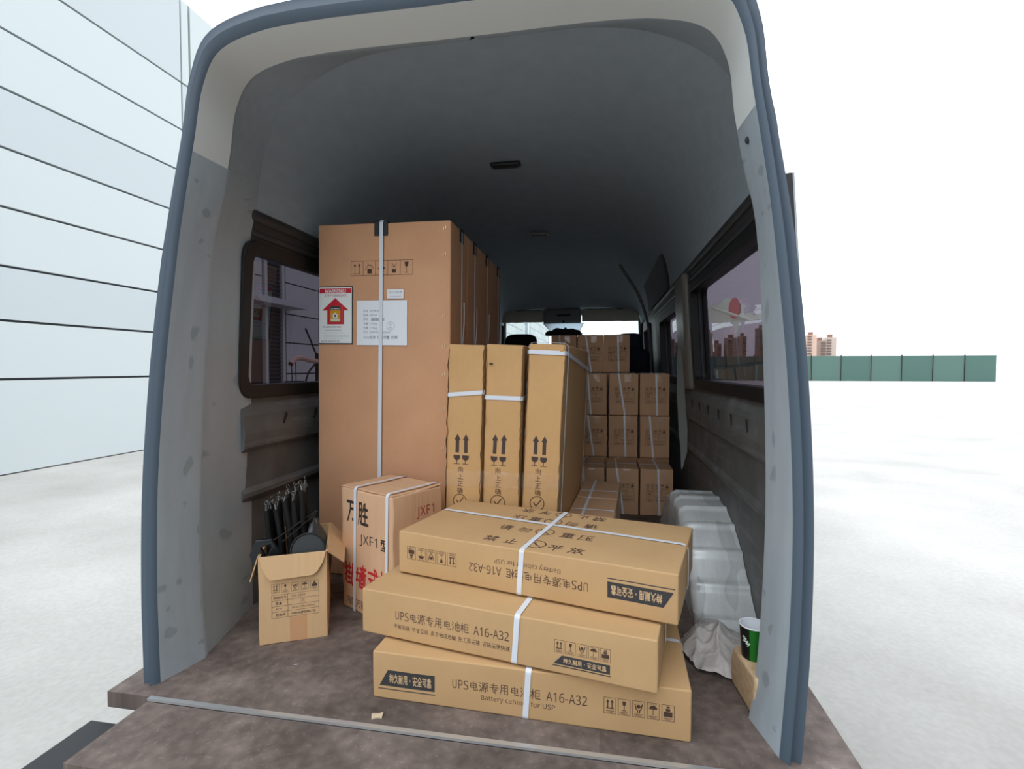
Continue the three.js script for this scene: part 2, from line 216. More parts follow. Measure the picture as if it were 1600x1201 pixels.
const mPanelDusty = std('#ffffff', 0.55); mPanelDusty.map = noiseTex(512, 512, (u, v) => { const a = 9 * fbm(u * 10, v * 10, 2) + 6 * (rnd() - 0.5), s = n3(u * 40, v * 5, 9) > 0.36 ? 11 : 0, d = 20 * Math.max(0, fbm(u * 6, v * 6, 12)); return [98 + a + s + d, 99 + a + s + d, 99 + a + s + d]; });
const mPaint = std('#ffffff', 0.4);
mPaint.map = noiseTex(256, 256, (u, v) => { const a = 6 * fbm(u * 9, v * 9, 4) + 3 * (rnd() - 0.5), s = n3(u * 30, v * 7, 5) > 0.5 ? -22 : 0; return [174 + a + s, 186 + a + s, 194 + a + s]; });
const mTint = phys({ color: new THREE.Color().setRGB(0.112, 0.097, 0.118), roughness: 0, transmission: 1, thickness: 0, ior: 1.45 });
const mClear = phys({ color: new THREE.Color().setRGB(0.86, 0.92, 0.9), roughness: 0, transmission: 1, thickness: 0, ior: 1.4 });
const mGasket = std('#17181a', 0.55);

// ---------- the van: floor, walls, ceiling, pillars ----------
const CX = -0.35, mir = (x) => 2 * CX - x;
{
  const tex = noiseTex(1024, 1024, (u, v) => {
    const big = fbm(u * 5, v * 5, 0.3), mid = fbm(u * 17, v * 15, 2), fine = fbm(u * 70, v * 70, 4), speck = n3(u * 210, v * 210, 6) > 0.45 ? 15 : 0, dust = Math.max(0, fbm(u * 11 + 4, v * 11, 9)) * 40;
    const a = 16 * big + 15 * mid + 17 * fine + dust * 0.7 + speck; return [98 + a, 86 + a * 0.95, 80 + a * 0.9];
  });
  const mFloor = std('#ffffff', 0.75); mFloor.map = tex;
  const g = new THREE.BoxGeometry(1.76, 0.04, 4.95); const uv = g.attributes.uv; g.translate(CX, -0.02, -(1.076 + 2.475));
  for (let i = 0; i < uv.count; i++) uv.setXY(i, (g.attributes.position.getX(i) + 2) / 2, -g.attributes.position.getZ(i) / 2);
  const f = structGroup('floor', 'worn brown load floor scuffed with dust'); part(f, 'floor_sheet', g, mFloor);
  // rear step beyond the bright sill strip
  const g2 = box(1.5, 0.05, 0.2, CX, -0.028, -0.962); const u2 = g2.attributes.uv; for (let i = 0; i < u2.count; i++) u2.setXY(i, (g2.attributes.position.getX(i) + 2.3) / 2, -g2.attributes.position.getZ(i) / 2);
  part(f, 'rear_step', g2, mFloor);
  part(f, 'sill_strip', box(1.5, 0.006, 0.012, CX, 0.001, -1.069), std('#d5d8da', 0.3, { metalness: 0.7 }), 'bright metal sill strip');
  part(f, 'bumper', box(1.8, 0.2, 0.16, CX, -0.16, -0.97), std('#2b2c2e', 0.7));
  part(f, 'underbody', box(1.74, 0.3, 4.8, CX, -0.2, -(1.2 + 2.4)), mBlack);
}
// side walls: a moulded lower panel and a leaning window band with real openings
const WIN = [[1.52, 2.70], [3.2, 4.1], [4.95, 5.6]];
function roundRect(shape, x0, x1, y0, y1, r) { shape.moveTo(x0 + r, y0); shape.lineTo(x1 - r, y0); shape.quadraticCurveTo(x1, y0, x1, y0 + r); shape.lineTo(x1, y1 - r); shape.quadraticCurveTo(x1, y1, x1 - r, y1); shape.lineTo(x0 + r, y1); shape.quadraticCurveTo(x0, y1, x0, y1 - r); shape.lineTo(x0, y0 + r); shape.quadraticCurveTo(x0, y0, x0 + r, y0); return shape; }
const LEAN = Math.atan((0.48 - 0.44) / (1.36 - 0.75));
for (const side of [1, -1]) {
  const wall = structGroup(side > 0 ? 'wall_right' : 'wall_left', side > 0 ? 'grey plastic lined side wall with vent slots beside the wheel arch' : 'dark plastic lined side wall behind the tools carton');
  const place = (g) => { if (side < 0) { g.scale(-1, 1, 1); if (g.index) { const a = g.index.array; for (let i = 0; i < a.length; i += 3) [a[i], a[i + 1]] = [a[i + 1], a[i]]; } else { for (const n of ['position', 'normal', 'uv']) { const at = g.attributes[n]; if (!at) continue; for (let i = 0; i < at.count; i += 3) for (let c = 0; c < at.itemSize; c++) { const t = at.getComponent(i, c); at.setComponent(i, c, at.getComponent(i + 1, c)); at.setComponent(i + 1, c, t); } } } g.translate(2 * CX, 0, 0); } return g; };
  // lower panel profile (x, y), inner side first
  const prof = [[0.48, 0], [0.48, 0.36], [0.462, 0.385], [0.462, 0.40], [0.472, 0.415], [0.472, 0.535], [0.455, 0.552], [0.452, 0.60], [0.458, 0.66], [0.475, 0.70], [0.478, 0.72], [0.54, 0.72], [0.54, 0]];
  const sh = new THREE.Shape(prof.map(([x, y]) => new THREE.Vector2(x, y)));
  const lp = new THREE.ExtrudeGeometry(sh, { depth: 4.4, bevelEnabled: false }); lp.translate(0, 0, -5.9);
  part(wall, 'lower_panel', place(lp), mPanelDusty);
  // window band in the plane (distance, height along the lean), turned into place
  const band = new THREE.Shape(); band.moveTo(1.5 - 0.0, 0); band.lineTo(5.95, 0); band.lineTo(5.95, 0.62); band.lineTo(1.5, 0.62); band.closePath();
  const bandHoles = WIN.map(([a, b], i) => roundRect(new THREE.Path(), a, b, 0.03, i === 1 ? 0.455 : 0.49, 0.05));
  bandHoles.forEach((h) => band.holes.push(h));
  const lean = (g) => { g.rotateY(Math.PI / 2); g.rotateZ(LEAN); g.translate(0.4815, 0.72, 0); return place(g); };   // shape x becomes distance ahead, its extrusion runs outward
  const bg = new THREE.ExtrudeGeometry(band, { depth: 0.06, bevelEnabled: false, curveSegments: 6 });
  part(wall, 'window_band', lean(bg), mPlastic);
  const skin = new THREE.ExtrudeGeometry(band, { depth: 0.005, bevelEnabled: false, curveSegments: 6 }); skin.translate(0, 0, 0.0605); part(wall, 'body_side', lean(skin), std('#c9ced2', 0.4)); part(wall, 'body_side', place(box(0.006, 0.95, 4.3, 0.544, 0.245, -3.75)), std('#c9ced2', 0.4));
  WIN.forEach(([a, b], i) => {
    const top = i === 1 ? 0.455 : 0.49, win = structGroup('window_' + (i + 1 + (side < 0 ? 3 : 0)), i === 0 ? 'dark tinted side window with black rubber frame' : 'tinted side window farther forward');
    const ring = roundRect(new THREE.Shape(), a - 0.03, b + 0.03, 0.0, top + 0.03, 0.07); ring.holes.push(roundRect(new THREE.Path(), a + 0.008, b - 0.008, 0.038, top - 0.008, 0.045));
    const rg = new THREE.ExtrudeGeometry(ring, { depth: 0.03, bevelEnabled: true, bevelSize: 0.004, bevelThickness: 0.004, bevelSegments: 2, curveSegments: 6 }); rg.translate(0, 0, -0.014);
    part(win, 'rubber_frame', lean(rg), mGasket);
    const pg = new THREE.ShapeGeometry(roundRect(new THREE.Shape(), a, b, 0.03, top, 0.05)); pg.translate(0, 0, 0.03);
    part(win, 'pane', lean(pg), mTint);
  });
  // moulded trim rails above the windows
  for (const [y, d, th] of [[0.548, 0.03, 0.012], [0.606, 0.05, 0.02]]) { const g = new THREE.CapsuleGeometry(th, 3.0, 4, 10); g.rotateX(Math.PI / 2); g.scale(0.6, 1, 1); g.translate(0.4815 - (y + 0.0) * Math.sin(LEAN) , 0.72 + y, -(1.55 + 1.5)); part(wall, 'trim_rail', place(g), mPlastic); }
  // pillar between the first two windows
  const pg = cartonGeo(0.05, 0.62, 0.3, { r: 0.022, amp: 0.001 }); pg.rotateZ(LEAN); pg.translate(0.472, 0.70, -2.95); part(wall, 'pillar_trim', place(pg), std('#7a756d', 0.38), 'smooth pillar trim');
  // vent slots pressed into the lower panel
  for (let k = 0; k < 6; k++) { const g = new THREE.CapsuleGeometry(0.006, 0.035, 3, 8); g.scale(0.5, 1, 1); g.rotateX(-0.5); g.translate(0.4545, 0.635, -(1.72 + k * 0.2)); part(wall, 'vent_slot', place(g), mBlack, 'dark slanted vent slot'); }
}
// cross-section of the roof lining, right half from the top of the window band to the centre line
const ROOF = [[0.440, 1.335], [0.437, 1.38], [0.425, 1.46], [0.392, 1.57], [0.33, 1.67], [0.235, 1.745], [0.1, 1.8], [-0.1, 1.83], [CX, 1.838]];
const CAB = [[0.425, 1.30], [0.42, 1.33], [0.41, 1.37], [0.38, 1.41], [0.32, 1.43], [0.22, 1.44], [0.1, 1.445], [-0.1, 1.45], [CX, 1.45]];
function curve2(pts, n) { return new THREE.CatmullRomCurve3(pts.map(([x, y]) => new V3(x, y, 0)), false, 'centripetal').getPoints(n); }
const whole = (pts, n) => { const a = curve2(pts, n), b = a.slice(0, -1).reverse().map((p) => new V3(mir(p.x), p.y, 0)); return [...a, ...b]; };
{
  const rows = [], N = 40, sec = (pts, z, o = 0) => whole(pts.map(([x, y]) => [x + (x > CX ? o : 0), y + o]), N).map((p) => [p.x, p.y, -z]);
  const zs = [1.46, 2, 2.6, 3.2, 3.8, 4.4, 5, 5.2]; zs.forEach((z) => rows.push(sec(ROOF, z)));
  const mix = (t) => ROOF.map(([x, y], i) => [x + (CAB[i][0] - x) * t, y + (CAB[i][1] - y) * t]);
  [[5.4, 0.25], [5.6, 0.62], [5.75, 0.9], [5.85, 1]].forEach(([z, t]) => rows.push(sec(mix(t), z)));
  const outer = rows.map((r) => r.map(([x, y, z]) => [x + 0.018 * Math.sign(x - CX) * Math.min(1, Math.abs(x - CX) * 2), y + 0.03, z]));
  const c = structGroup('ceiling', 'plain grey roof lining of the van');
  const inner = loft(rows); const uv = inner.attributes.uv; for (let i = 0; i < uv.count; i++) uv.setXY(i, uv.getX(i) * 3, uv.getY(i) * 5);
  part(c, 'roof_lining', inner, mLiner); part(c, 'roof_skin', loft(outer), std('#c9ced2', 0.4));
  part(c, 'front_header', box(1.7, 0.12, 0.1, CX, 1.475, -5.9), mLiner);
}
// rear pillars and header: rows of points round the rear opening, inner edge, rim and outer edge
const ZA = (y) => 1.25 + 0.07 * y;
const LA = [[0.340, -0.02], [0.358, 0.09], [0.372, 0.25], [0.383, 0.5], [0.381, 0.79], [0.371, 1.08], [0.360, 1.2], [0.337, 1.31], [0.317, 1.44], [0.300, 1.58], [0.255, 1.66], [0.13, 1.703], [CX, 1.712]];
const LB = [[0.37, -0.02], [0.38, 0.09], [0.393, 0.25], [0.402, 0.5], [0.394, 0.79], [0.372, 1.08], [0.360, 1.2], [0.344, 1.32], [0.327, 1.44], [0.307, 1.58], [0.265, 1.665], [0.14, 1.71], [CX, 1.72]];
const LC = [[0.41, -0.02], [0.42, 0.09], [0.432, 0.25], [0.44, 0.5], [0.432, 0.79], [0.41, 1.08], [0.395, 1.2], [0.374, 1.34], [0.357, 1.45], [0.340, 1.60], [0.295, 1.71], [0.15, 1.765], [CX, 1.775]];
const LW = [[0.48, -0.02], [0.48, 0.09], [0.48, 0.25], [0.475, 0.5], [0.472, 0.79], [0.455, 1.1], [0.45, 1.25], [0.437, 1.38], [0.425, 1.46], [0.392, 1.57], [0.30, 1.70], [0.1, 1.80], [CX, 1.838]];
{
  const N = 64, ring = (L, dz, fixed) => { const a = new THREE.CatmullRomCurve3(L.map(([x, y]) => new V3(x, y, 0)), false, 'centripetal'), pts = []; for (let i = 0; i <= N; i++) { const p = a.getPoint(i / N); pts.push([p.x, p.y, -(fixed ?? ZA(p.y) + dz)]); } return pts; };
  const A = ring(LA, 0), A2 = ring(LA.map(([x, y]) => [x + 0.012, y + 0.006]), 0.025), B = ring(LB, -0.12), C = ring(LC, -0.13), W = ring(LW, 0, 1.56), WO = ring([[0.545, -0.1], [0.545, 0.09], [0.545, 0.25], [0.545, 0.5], [0.54, 0.79], [0.52, 1.1], [0.5, 1.25], [0.465, 1.38], [0.445, 1.46], [0.408, 1.57], [0.315, 1.71], [0.1, 1.83], [CX, 1.868]], 0, 1.6);
  const cut = (l, a, b) => l.slice(a, b + 1), other = (l) => l.map(([x, y, z]) => { const k = Math.max(0, Math.min(1, (x - CX) / 0.45)), o = -z < 1.5 ? 0.055 * k : 0; return [mir(x + o), y, z]; }).reverse();
  const K = Math.round(N * 7.75 / 12);                                         // where the torn end of the lining sits on the pillar
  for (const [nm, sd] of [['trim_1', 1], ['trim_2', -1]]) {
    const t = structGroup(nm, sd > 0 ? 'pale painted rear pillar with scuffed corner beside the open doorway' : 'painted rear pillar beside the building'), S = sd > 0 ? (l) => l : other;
    part(t, 'pillar', loft([S(cut(W, 0, K)), S(cut(A2, 0, K)), S(cut(A, 0, K)), S(cut(B, 0, K))]), mPaint);
    part(t, 'outer_skin', loft([S(cut(C, 0, N)), S(cut(WO, 0, N))]), std('#c9ced2', 0.4));
    part(t, 'door_seal', mergeGeometries([loft([S(cut(B, 0, N)), S(cut(B, 0, N).map(([x, y, z], i) => [x + (C[i][0] - x) * 0.35, y + (C[i][1] - y) * 0.35, z + 0.02])), S(cut(B, 0, N).map(([x, y, z], i) => [x + (C[i][0] - x) * 0.55, y + (C[i][1] - y) * 0.55, z + 0.004])), S(C)])]), std('#4a5866', 0.5), 'blue grey door seal');
    part(t, 'side_lining', loft([S(cut(W, K, N)), S(cut(A2, K, N)), S(cut(A, K, N))]), mLiner);
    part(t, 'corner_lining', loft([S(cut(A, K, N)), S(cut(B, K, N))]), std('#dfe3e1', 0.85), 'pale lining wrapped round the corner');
    // bolt marks
    if (sd > 0) for (const [x, y] of [[0.332, 1.35], [0.352, 1.405], [0.371, 1.215]]) part(t, 'clip_hole', new THREE.SphereGeometry(0.006, 10, 6).scale(1, 1.5, 0.5).translate(x, y, -(ZA(y) - 0.055)), mBlack);
  }
}
{ const rows = [3.52, 3.56, 4.2, 4.9].map((z, j) => curve2(ROOF, 40).slice(0, 16).map((p) => [p.x - (j ? 0.016 : 0.0), p.y, -z])); const t = structGroup('trim_4', 'dark raised cover over the sliding door track'); part(t, 'track_cover', loft(rows), std('#2c2e30', 0.5)); }
// wheel arches
function archGeo(x0, x1, prof) {
  const c = new THREE.CatmullRomCurve3(prof.map(([z, y]) => new V3(z, y, 0)), false, 'centripetal'), n = 160, rows = [];
  const pts = []; for (let i = 0; i <= n; i++) { const p = c.getPoint(i / n), t = c.getTangent(i / n), s = i / n * 11, f = s - Math.floor(s), rib = f < 0.3 ? 0.011 * Math.sin(f / 0.3 * Math.PI) : 0; pts.push([p.x - t.y * rib * 1, p.y + t.x * rib]); }
  const r = 0.03, steps = [[x0, 0.10], [x0, 0.04], [x0 + 0.008, 0.014], [x0 + 0.03, 0], [x0 + (x1 - x0) * 0.4, 0], [x0 + (x1 - x0) * 0.7, 0], [x1, 0]];
  const cz = prof.reduce((a, p) => a + p[0], 0) / prof.length;
  for (const [x, inset] of steps) rows.push(pts.map(([z, y]) => { const dz = z - cz, dy = y, l = Math.hypot(dz, dy) || 1; return [x, Math.max(-0.01, y - dy / l * inset), -(z - dz / l * inset)]; }));
  rows.unshift(pts.map(([z]) => [x0, -0.01, -z]));
  return loft(rows);
}
{
  const galv = noiseTex(256, 256, (u, v) => { const a = 12 * fbm(u * 8, v * 8, 3) + 9 * (rnd() - 0.5), d = n3(u * 9, v * 5, 7) > 0.2 ? -22 : 0; return [224 + a + d, 228 + a + d, 228 + a + d]; });
  const rough = noiseTex(256, 256, (u, v) => { const a = 128 + 60 * fbm(u * 7, v * 7, 5); return [a, a, a]; }); rough.colorSpace = THREE.NoColorSpace;
  const m = std('#ffffff', 0.8, { metalness: 0.2, map: galv, roughnessMap: rough, side: THREE.DoubleSide });
  const P = [[1.56, -0.01], [1.66, 0.035], [1.78, 0.125], [1.90, 0.215], [2.05, 0.265], [2.2, 0.28], [2.36, 0.265], [2.5, 0.2], [2.64, 0.09], [2.72, -0.01]];
  const a = thing('wheel_arch', 'ribbed galvanised wheel arch beside the flat cartons', 'wheel arch', 0, 0, 0); part(a, 'arch_shell', archGeo(0.295, 0.478, P), m);
  const b = thing('wheel_arch', 'narrow dusty wheel arch against the wall behind the black cables', 'wheel arch', 0, 0, 0); const g = archGeo(0.418, 0.478, P.map(([z, y]) => [z + 0.12, y])); g.scale(-1, 1, 1); g.translate(2 * CX, 0, 0); part(b, 'arch_shell', g, m);
}
// front end: firewall, windscreen, header
{
  const w = structGroup('wall_front', 'dashboard end of the van under the windscreen');
  part(w, 'firewall', box(1.76, 1.0, 0.06, CX, 0.4, -5.98), mPlastic); part(w, 'dashboard', box(1.6, 0.22, 0.4, CX, 0.78, -5.76), mPlastic);
  const ws = structGroup('window_7', 'clear windscreen');
  const g = loft([[[0.46, 0.88, -6.0], [0.1, 0.88, -6.1], [-0.35, 0.88, -6.13], [-0.8, 0.88, -6.1], [-1.16, 0.88, -6.0]], [[0.43, 1.45, -5.87], [0.1, 1.45, -5.95], [-0.35, 1.45, -5.97], [-0.8, 1.45, -5.95], [-1.13, 1.45, -5.87]]]);
  part(ws, 'pane', g, mClear);
  for (const s of [1, -1]) { const X = (x) => s > 0 ? x : mir(x); part(ws, 'screen_pillar', tube([[X(0.47), 0.85, -6.0], [X(0.45), 1.2, -5.93], [X(0.435), 1.5, -5.86]], 0.045, 10, 8), mPlastic); }
}
// hoop trim behind the cab, on the passenger side
{ const t = structGroup('trim_3', 'curved trim edge of the cab opening'); part(t, 'hoop', tube([[0.435, 0.3, -4.62], [0.425, 0.85, -4.62], [0.415, 1.08, -4.62], [0.38, 1.26, -4.62], [0.31, 1.46, -4.62], [0.24, 1.58, -4.62], [0.15, 1.72, -4.62]], 0.013, 40, 10), std('#5c6060', 0.45)); }

// ---------- outside ----------
const GY = -0.65;
{
  const t = noiseTex(512, 512, (u, v) => { const a = 12 * fbm(u * 7, v * 7, 1) + 10 * (rnd() - 0.5); return [172 + a, 170 + a, 165 + a]; }); t.repeat.set(300, 300);
  const g = new THREE.PlaneGeometry(2400, 2400); g.rotateX(-Math.PI / 2); g.translate(0, GY, 0); struct('ground', g, std('#ffffff', 0.9, { map: t }), 'pale concrete yard');
}
{ // panelled building along the left of the van
  const b = thing('panelled_building', 'long white panelled building with louvred strips standing beside the van', 'building', 0, 0, 0);
  const BX = -8, mWhite = std('#b9c0c0', 0.7), mWhite2 = std('#b2b9bb', 0.7), mGlassB = std('#5d7f95', 0.15), mDark = std('#1b1c1f', 0.6), mGap = std('#55585c', 0.9);
  part(b, 'backing', box(0.3, 8.6, 104, BX - 0.23, GY + 4.3, -28), mGap);
  const rows = [[GY, 0.66], [0.66, 1.46], [1.46, 2.2], [2.2, 3.0], [3.0, 3.8], [3.8, 4.6], [4.6, 5.4], [5.4, 6.3], [6.3, 7.9]];
  const cols = []; for (let z = -24; z < 9; z += 4.1) cols.push([z, Math.min(z + 4.1, 9.0)]); cols.push([9.02, 11.1]); cols.push([12.0, 16]); for (let z = 16; z < 54; z += 4) cols.push([z, Math.min(z + 4, 54)]); for (let z = 57.6; z < 78; z += 4.08) cols.push([z, z + 4.08]);
  const cache = new Map();
  cols.forEach(([z0, z1], ci) => rows.forEach(([y0, y1], ri) => {
    if (ci === cols.findIndex((c) => c[0] === 9.02) && y1 < 2.5) return;
    const w = z1 - z0 - 0.035, h = y1 - y0 - 0.035, k = w.toFixed(2) + h.toFixed(2); if (!cache.has(k)) cache.set(k, box(0.08, h, w));
    const m = part(b, 'cladding_panel', cache.get(k), (ci + ri) % 3 ? mWhite : mWhite2); m.position.set(BX - 0.04, (y0 + y1) / 2, -(z0 + z1) / 2);
  }));
  part(b, 'doorway', box(0.05, 2.85, 2.06, BX - 0.07, GY + 1.43, -10.06), mDark);
  part(b, 'canopy', box(0.55, 0.14, 3.2, BX + 0.24, 2.38, -10.6), mWhite2);
  for (const z of [11.2, 11.88]) part(b, 'upright', box(0.1, 8, 0.1, BX - 0.02, GY + 4, -z), mWhite);
  part(b, 'louvre_back', box(0.04, 8, 0.56, BX - 0.07, GY + 4, -11.54), mDark);
  for (let y = GY + 0.12; y < 4.3; y += 0.1) { if (y > 2.28 && y < 2.5) continue; const m = part(b, 'louvre_slat', box(0.05, 0.012, 0.56), mGap); m.position.set(BX - 0.03, y, -11.54); m.rotation.z = 0.5; }
  part(b, 'stair_glass', box(0.05, 8, 1.5, BX - 0.05, GY + 4, -56.6), mGlassB); part(b, 'stair_glass', box(0.05, 8, 0.7, BX - 0.05, GY + 4, -54.9), mGlassB); part(b, 'upright', box(0.12, 8, 0.4, BX - 0.02, GY + 4, -55.5), mWhite);
}
{ // added dark block close behind the van on the passenger side, unseen; it keeps the sky off the faces turned that way
  const b = thing('added_sky_blocker', 'added unseen dark grey block keeping sky light off, close behind the van on the passenger side', 'building', 2.9, GY, -6);
  part(b, 'wall_block', box(0.4, 6.2, 17, 0, 3.1, 0), std('#5e5b57', 0.9)); part(b, 'blocker_cap', box(0.55, 0.15, 17.2, 0, 6.27, 0), std('#75726d', 0.9));
  for (let k = 0; k < 5; k++) part(b, 'blocker_rib', box(0.12, 6.2, 0.5, -0.25, 3.1, -7 + k * 3.5), std('#5e5b57', 0.9));
}
{ // arm, cords and bucket in front of the building, with a bowed black cable
  const b = thing('bucket_hoist', 'short pale arm with small dark bucket hanging on cords outside the tinted window', 'hoist', 0, 0, 0), q = (x, y) => [-3.6, y, -x];
  const mSk = std('#c9aa9c', 0.7), mBk = std('#202224', 0.6);
  part(b, 'arm', tube([q(6.05, 0.90), q(5.9, 0.91), q(5.75, 0.93), q(5.6, 0.93), q(5.48, 0.86)], 0.032, 20, 10), mSk); 
  for (const z of [5.5, 5.58]) part(b, 'cord', tube([q(z, 0.9), q(z + 0.01, 0.6)], 0.006, 4, 6), mBk);
  part(b, 'bucket', new THREE.CylinderGeometry(0.11, 0.085, 0.22, 16, 1, true).translate(-3.6, 0.55, -5.55), std('#3d4144', 0.6, { side: THREE.DoubleSide }));
  part(b, 'black_cable', tube([q(5.72, 0.2), q(5.74, 0.5), q(5.85, 0.75), q(6.05, 0.92), q(5.95, 1.1), q(5.8, 1.3)], 0.012, 30, 6), mBk);
  part(b, 'post', tube([q(6.06, GY), q(6.06, 1.0)], 0.03, 4, 8), mBk);
}
{ // distant flats beyond the right-hand windows
  const cs = ['#b9998a', '#a9978c', '#c2a797', '#97857c', '#b7a79c'], mW = cs.map((c) => std(c, 0.85)), mB = std('#6c5d58', 0.8), mRoof = std('#8a6457', 0.8);
  const labels = ['tall pinkish apartment block on the skyline beyond the tinted window', 'distant apartment block in the skyline row beyond the fence'];
  for (let k = 0; k < 15; k++) {
    const x = 62 + k * 13.5 + rnd(), z = 590 + 40 * rnd(), w = 8.5 + 2.4 * rnd(), h = 26 + 15 * rnd(), o = thing('apartment_building', k === 8 ? labels[0] : labels[1], 'building', x, GY, z, 10 - 20 * rnd(), k === 8 ? undefined : 'distant apartment blocks'), H2 = k === 8 ? 44 : h;
    part(o, 'wall_block', box(w, H2, 11, 0, H2 / 2, 0), mW[k % 5]);
    for (let y = 4; y < H2 - 1; y += 3.1) part(o, 'balcony', box(w * 0.42, 1.4, 1.2, (k % 2 ? 1 : -1) * w * 0.22, y, 6), mB);
    part(o, 'roof_house', box(w * 0.4, 3.5, 5, 0, H2 + 1.7, 0), mRoof);
  }
  const f = thing('construction_fence', 'dark green netted site fence under the distant flats', 'fence', 0, GY, 62);
  for (let k = 0; k < 12; k++) { part(f, 'fence_panel', box(2.9, 2.75, 0.04, 6.5 + k * 3, 1.37, 0), std(k % 2 ? '#4d6a62' : '#557068', 0.9)); part(f, 'post', box(0.08, 2.9, 0.08, 5 + k * 3, 1.45, 0.05), mBlack); }
}

// ---------- cab fittings ----------
function seat(name, label, x, z, w, col) {
  const s = thing(name, label, 'seat', x, 0, z), m = std(col, 0.85);
  const back = cartonGeo(w, 0.62, 0.14, { r: 0.05, amp: 0.004, bulge: 0.02 }); back.rotateX(0.18); back.translate(0, 0.36, 0); part(s, 'backrest', back, m);
  const head = new THREE.SphereGeometry(0.5, 24, 16); { const p = head.attributes.position; for (let i = 0; i < p.count; i++) { const v = new V3().fromBufferAttribute(p, i), k = (a) => Math.sign(a) * Math.pow(Math.abs(a) * 2, 0.55) / 2; p.setXYZ(i, k(v.x) * Math.min(w * 0.7, 0.3), k(v.y) * 0.2, k(v.z) * 0.11); } head.computeVertexNormals(); } head.translate(0, 1.03, 0.0);
  part(s, 'headrest', head, m); for (const sx of [-0.05, 0.05]) part(s, 'headrest_post', new THREE.CylinderGeometry(0.007, 0.007, 0.16, 8).translate(sx, 0.95, 0), mSteel);
  part(s, 'cushion', cartonGeo(w, 0.14, 0.5, { r: 0.05, amp: 0.004, bulge: 0.015 }).translate(0, 0.24, -0.3), m); part(s, 'pedestal', box(w * 0.8, 0.24, 0.4, 0, 0.12, -0.3), mBlack);
  return s;
}
seat('driver_seat', 'black driver seat whose rounded top shows above the upright cartons', -0.74, 4.72, 0.46, '#1a1b1e');
{ const s = seat('passenger_seat', 'dark blue passenger seat behind the topmost battery cartons', 0.265, 4.75, 0.34, '#23263a'); s.rotation.z = 0.02; }
{
  const mV = phys({ color: '#b5b2aa', roughness: 1, transmission: 0.35, thickness: 0 });
  for (const [x, w, lb] of [[-0.93, 0.56, 'pale crumpled sun visor above the driver seat'], [0.09, 0.62, 'grey sun visor above the passenger seat']]) {
    const v = thing('sun_visor', lb, 'sun visor', x, 1.33, 5.78); const g = cartonGeo(w, 0.135, 0.022, { r: 0.01, amp: 0.006, freq: 14, s: w }); g.rotateX(0.25); part(v, 'panel', g, mV); part(v, 'hinge_rod', new THREE.CylinderGeometry(0.006, 0.006, w * 0.9, 8).rotateZ(Math.PI / 2).translate(0, 0.135, 0.02), mPlastic);
  }
  const c = thing('overhead_console', 'grey overhead console between the sun visors', 'console', -0.44, 1.31, 5.8); part(c, 'housing', cartonGeo(0.42, 0.16, 0.12, { r: 0.02, amp: 0 }), std('#77797a', 0.6)); part(c, 'handle_recess', box(0.15, 0.022, 0.01, 0.02, 0.09, 0.062), mBlack);
  const m = thing('rear_view_mirror', 'wide rear view mirror under the overhead console', 'mirror', -0.42, 1.19, 5.7); 
  const sh = new THREE.Shape([[-0.22, 0.115], [0.22, 0.115], [0.17, 0.02], [-0.13, 0.02]].map((p) => new THREE.Vector2(...p))); part(m, 'glass', new THREE.ExtrudeGeometry(sh, { depth: 0.02, bevelEnabled: true, bevelSize: 0.006, bevelThickness: 0.004 }), std('#9fb2bd', 0.12, { metalness: 0.8 })); part(m, 'stalk', new THREE.CylinderGeometry(0.012, 0.012, 0.06, 8).translate(0, 0.125, -0.01), mBlack);
  const d = thing('dash_camera', 'small black knob shaped camera mount below the mirror', 'camera', -0.395, 1.165, 5.665); part(d, 'ball', new THREE.SphereGeometry(0.034, 16, 12).scale(1.1, 1.2, 1).translate(0, 0.03, 0), mBlack); part(d, 'stem', new THREE.CylinderGeometry(0.012, 0.016, 0.05, 8).translate(0, 0.07, -0.005), mBlack);
}
for (const [x, z, lb, pale] of [[-0.475, 2.53, 'black flush ceiling lamp set in the grey lining', 0], [-0.47, 3.87, 'slim ceiling lamp with pale rim farther along the lining', 1]]) {
  const l = thing('ceiling_lamp', lb, 'lamp', x, 1.826, z); part(l, 'rim', cartonGeo(0.15, 0.02, 0.045, { r: 0.006, amp: 0 }).translate(0, -0.012, 0), pale ? std('#8d8f8f', 0.5) : std('#26272a', 0.5)); part(l, 'lens', box(0.12, 0.006, 0.028, 0, -0.013, 0), mBlack);
}
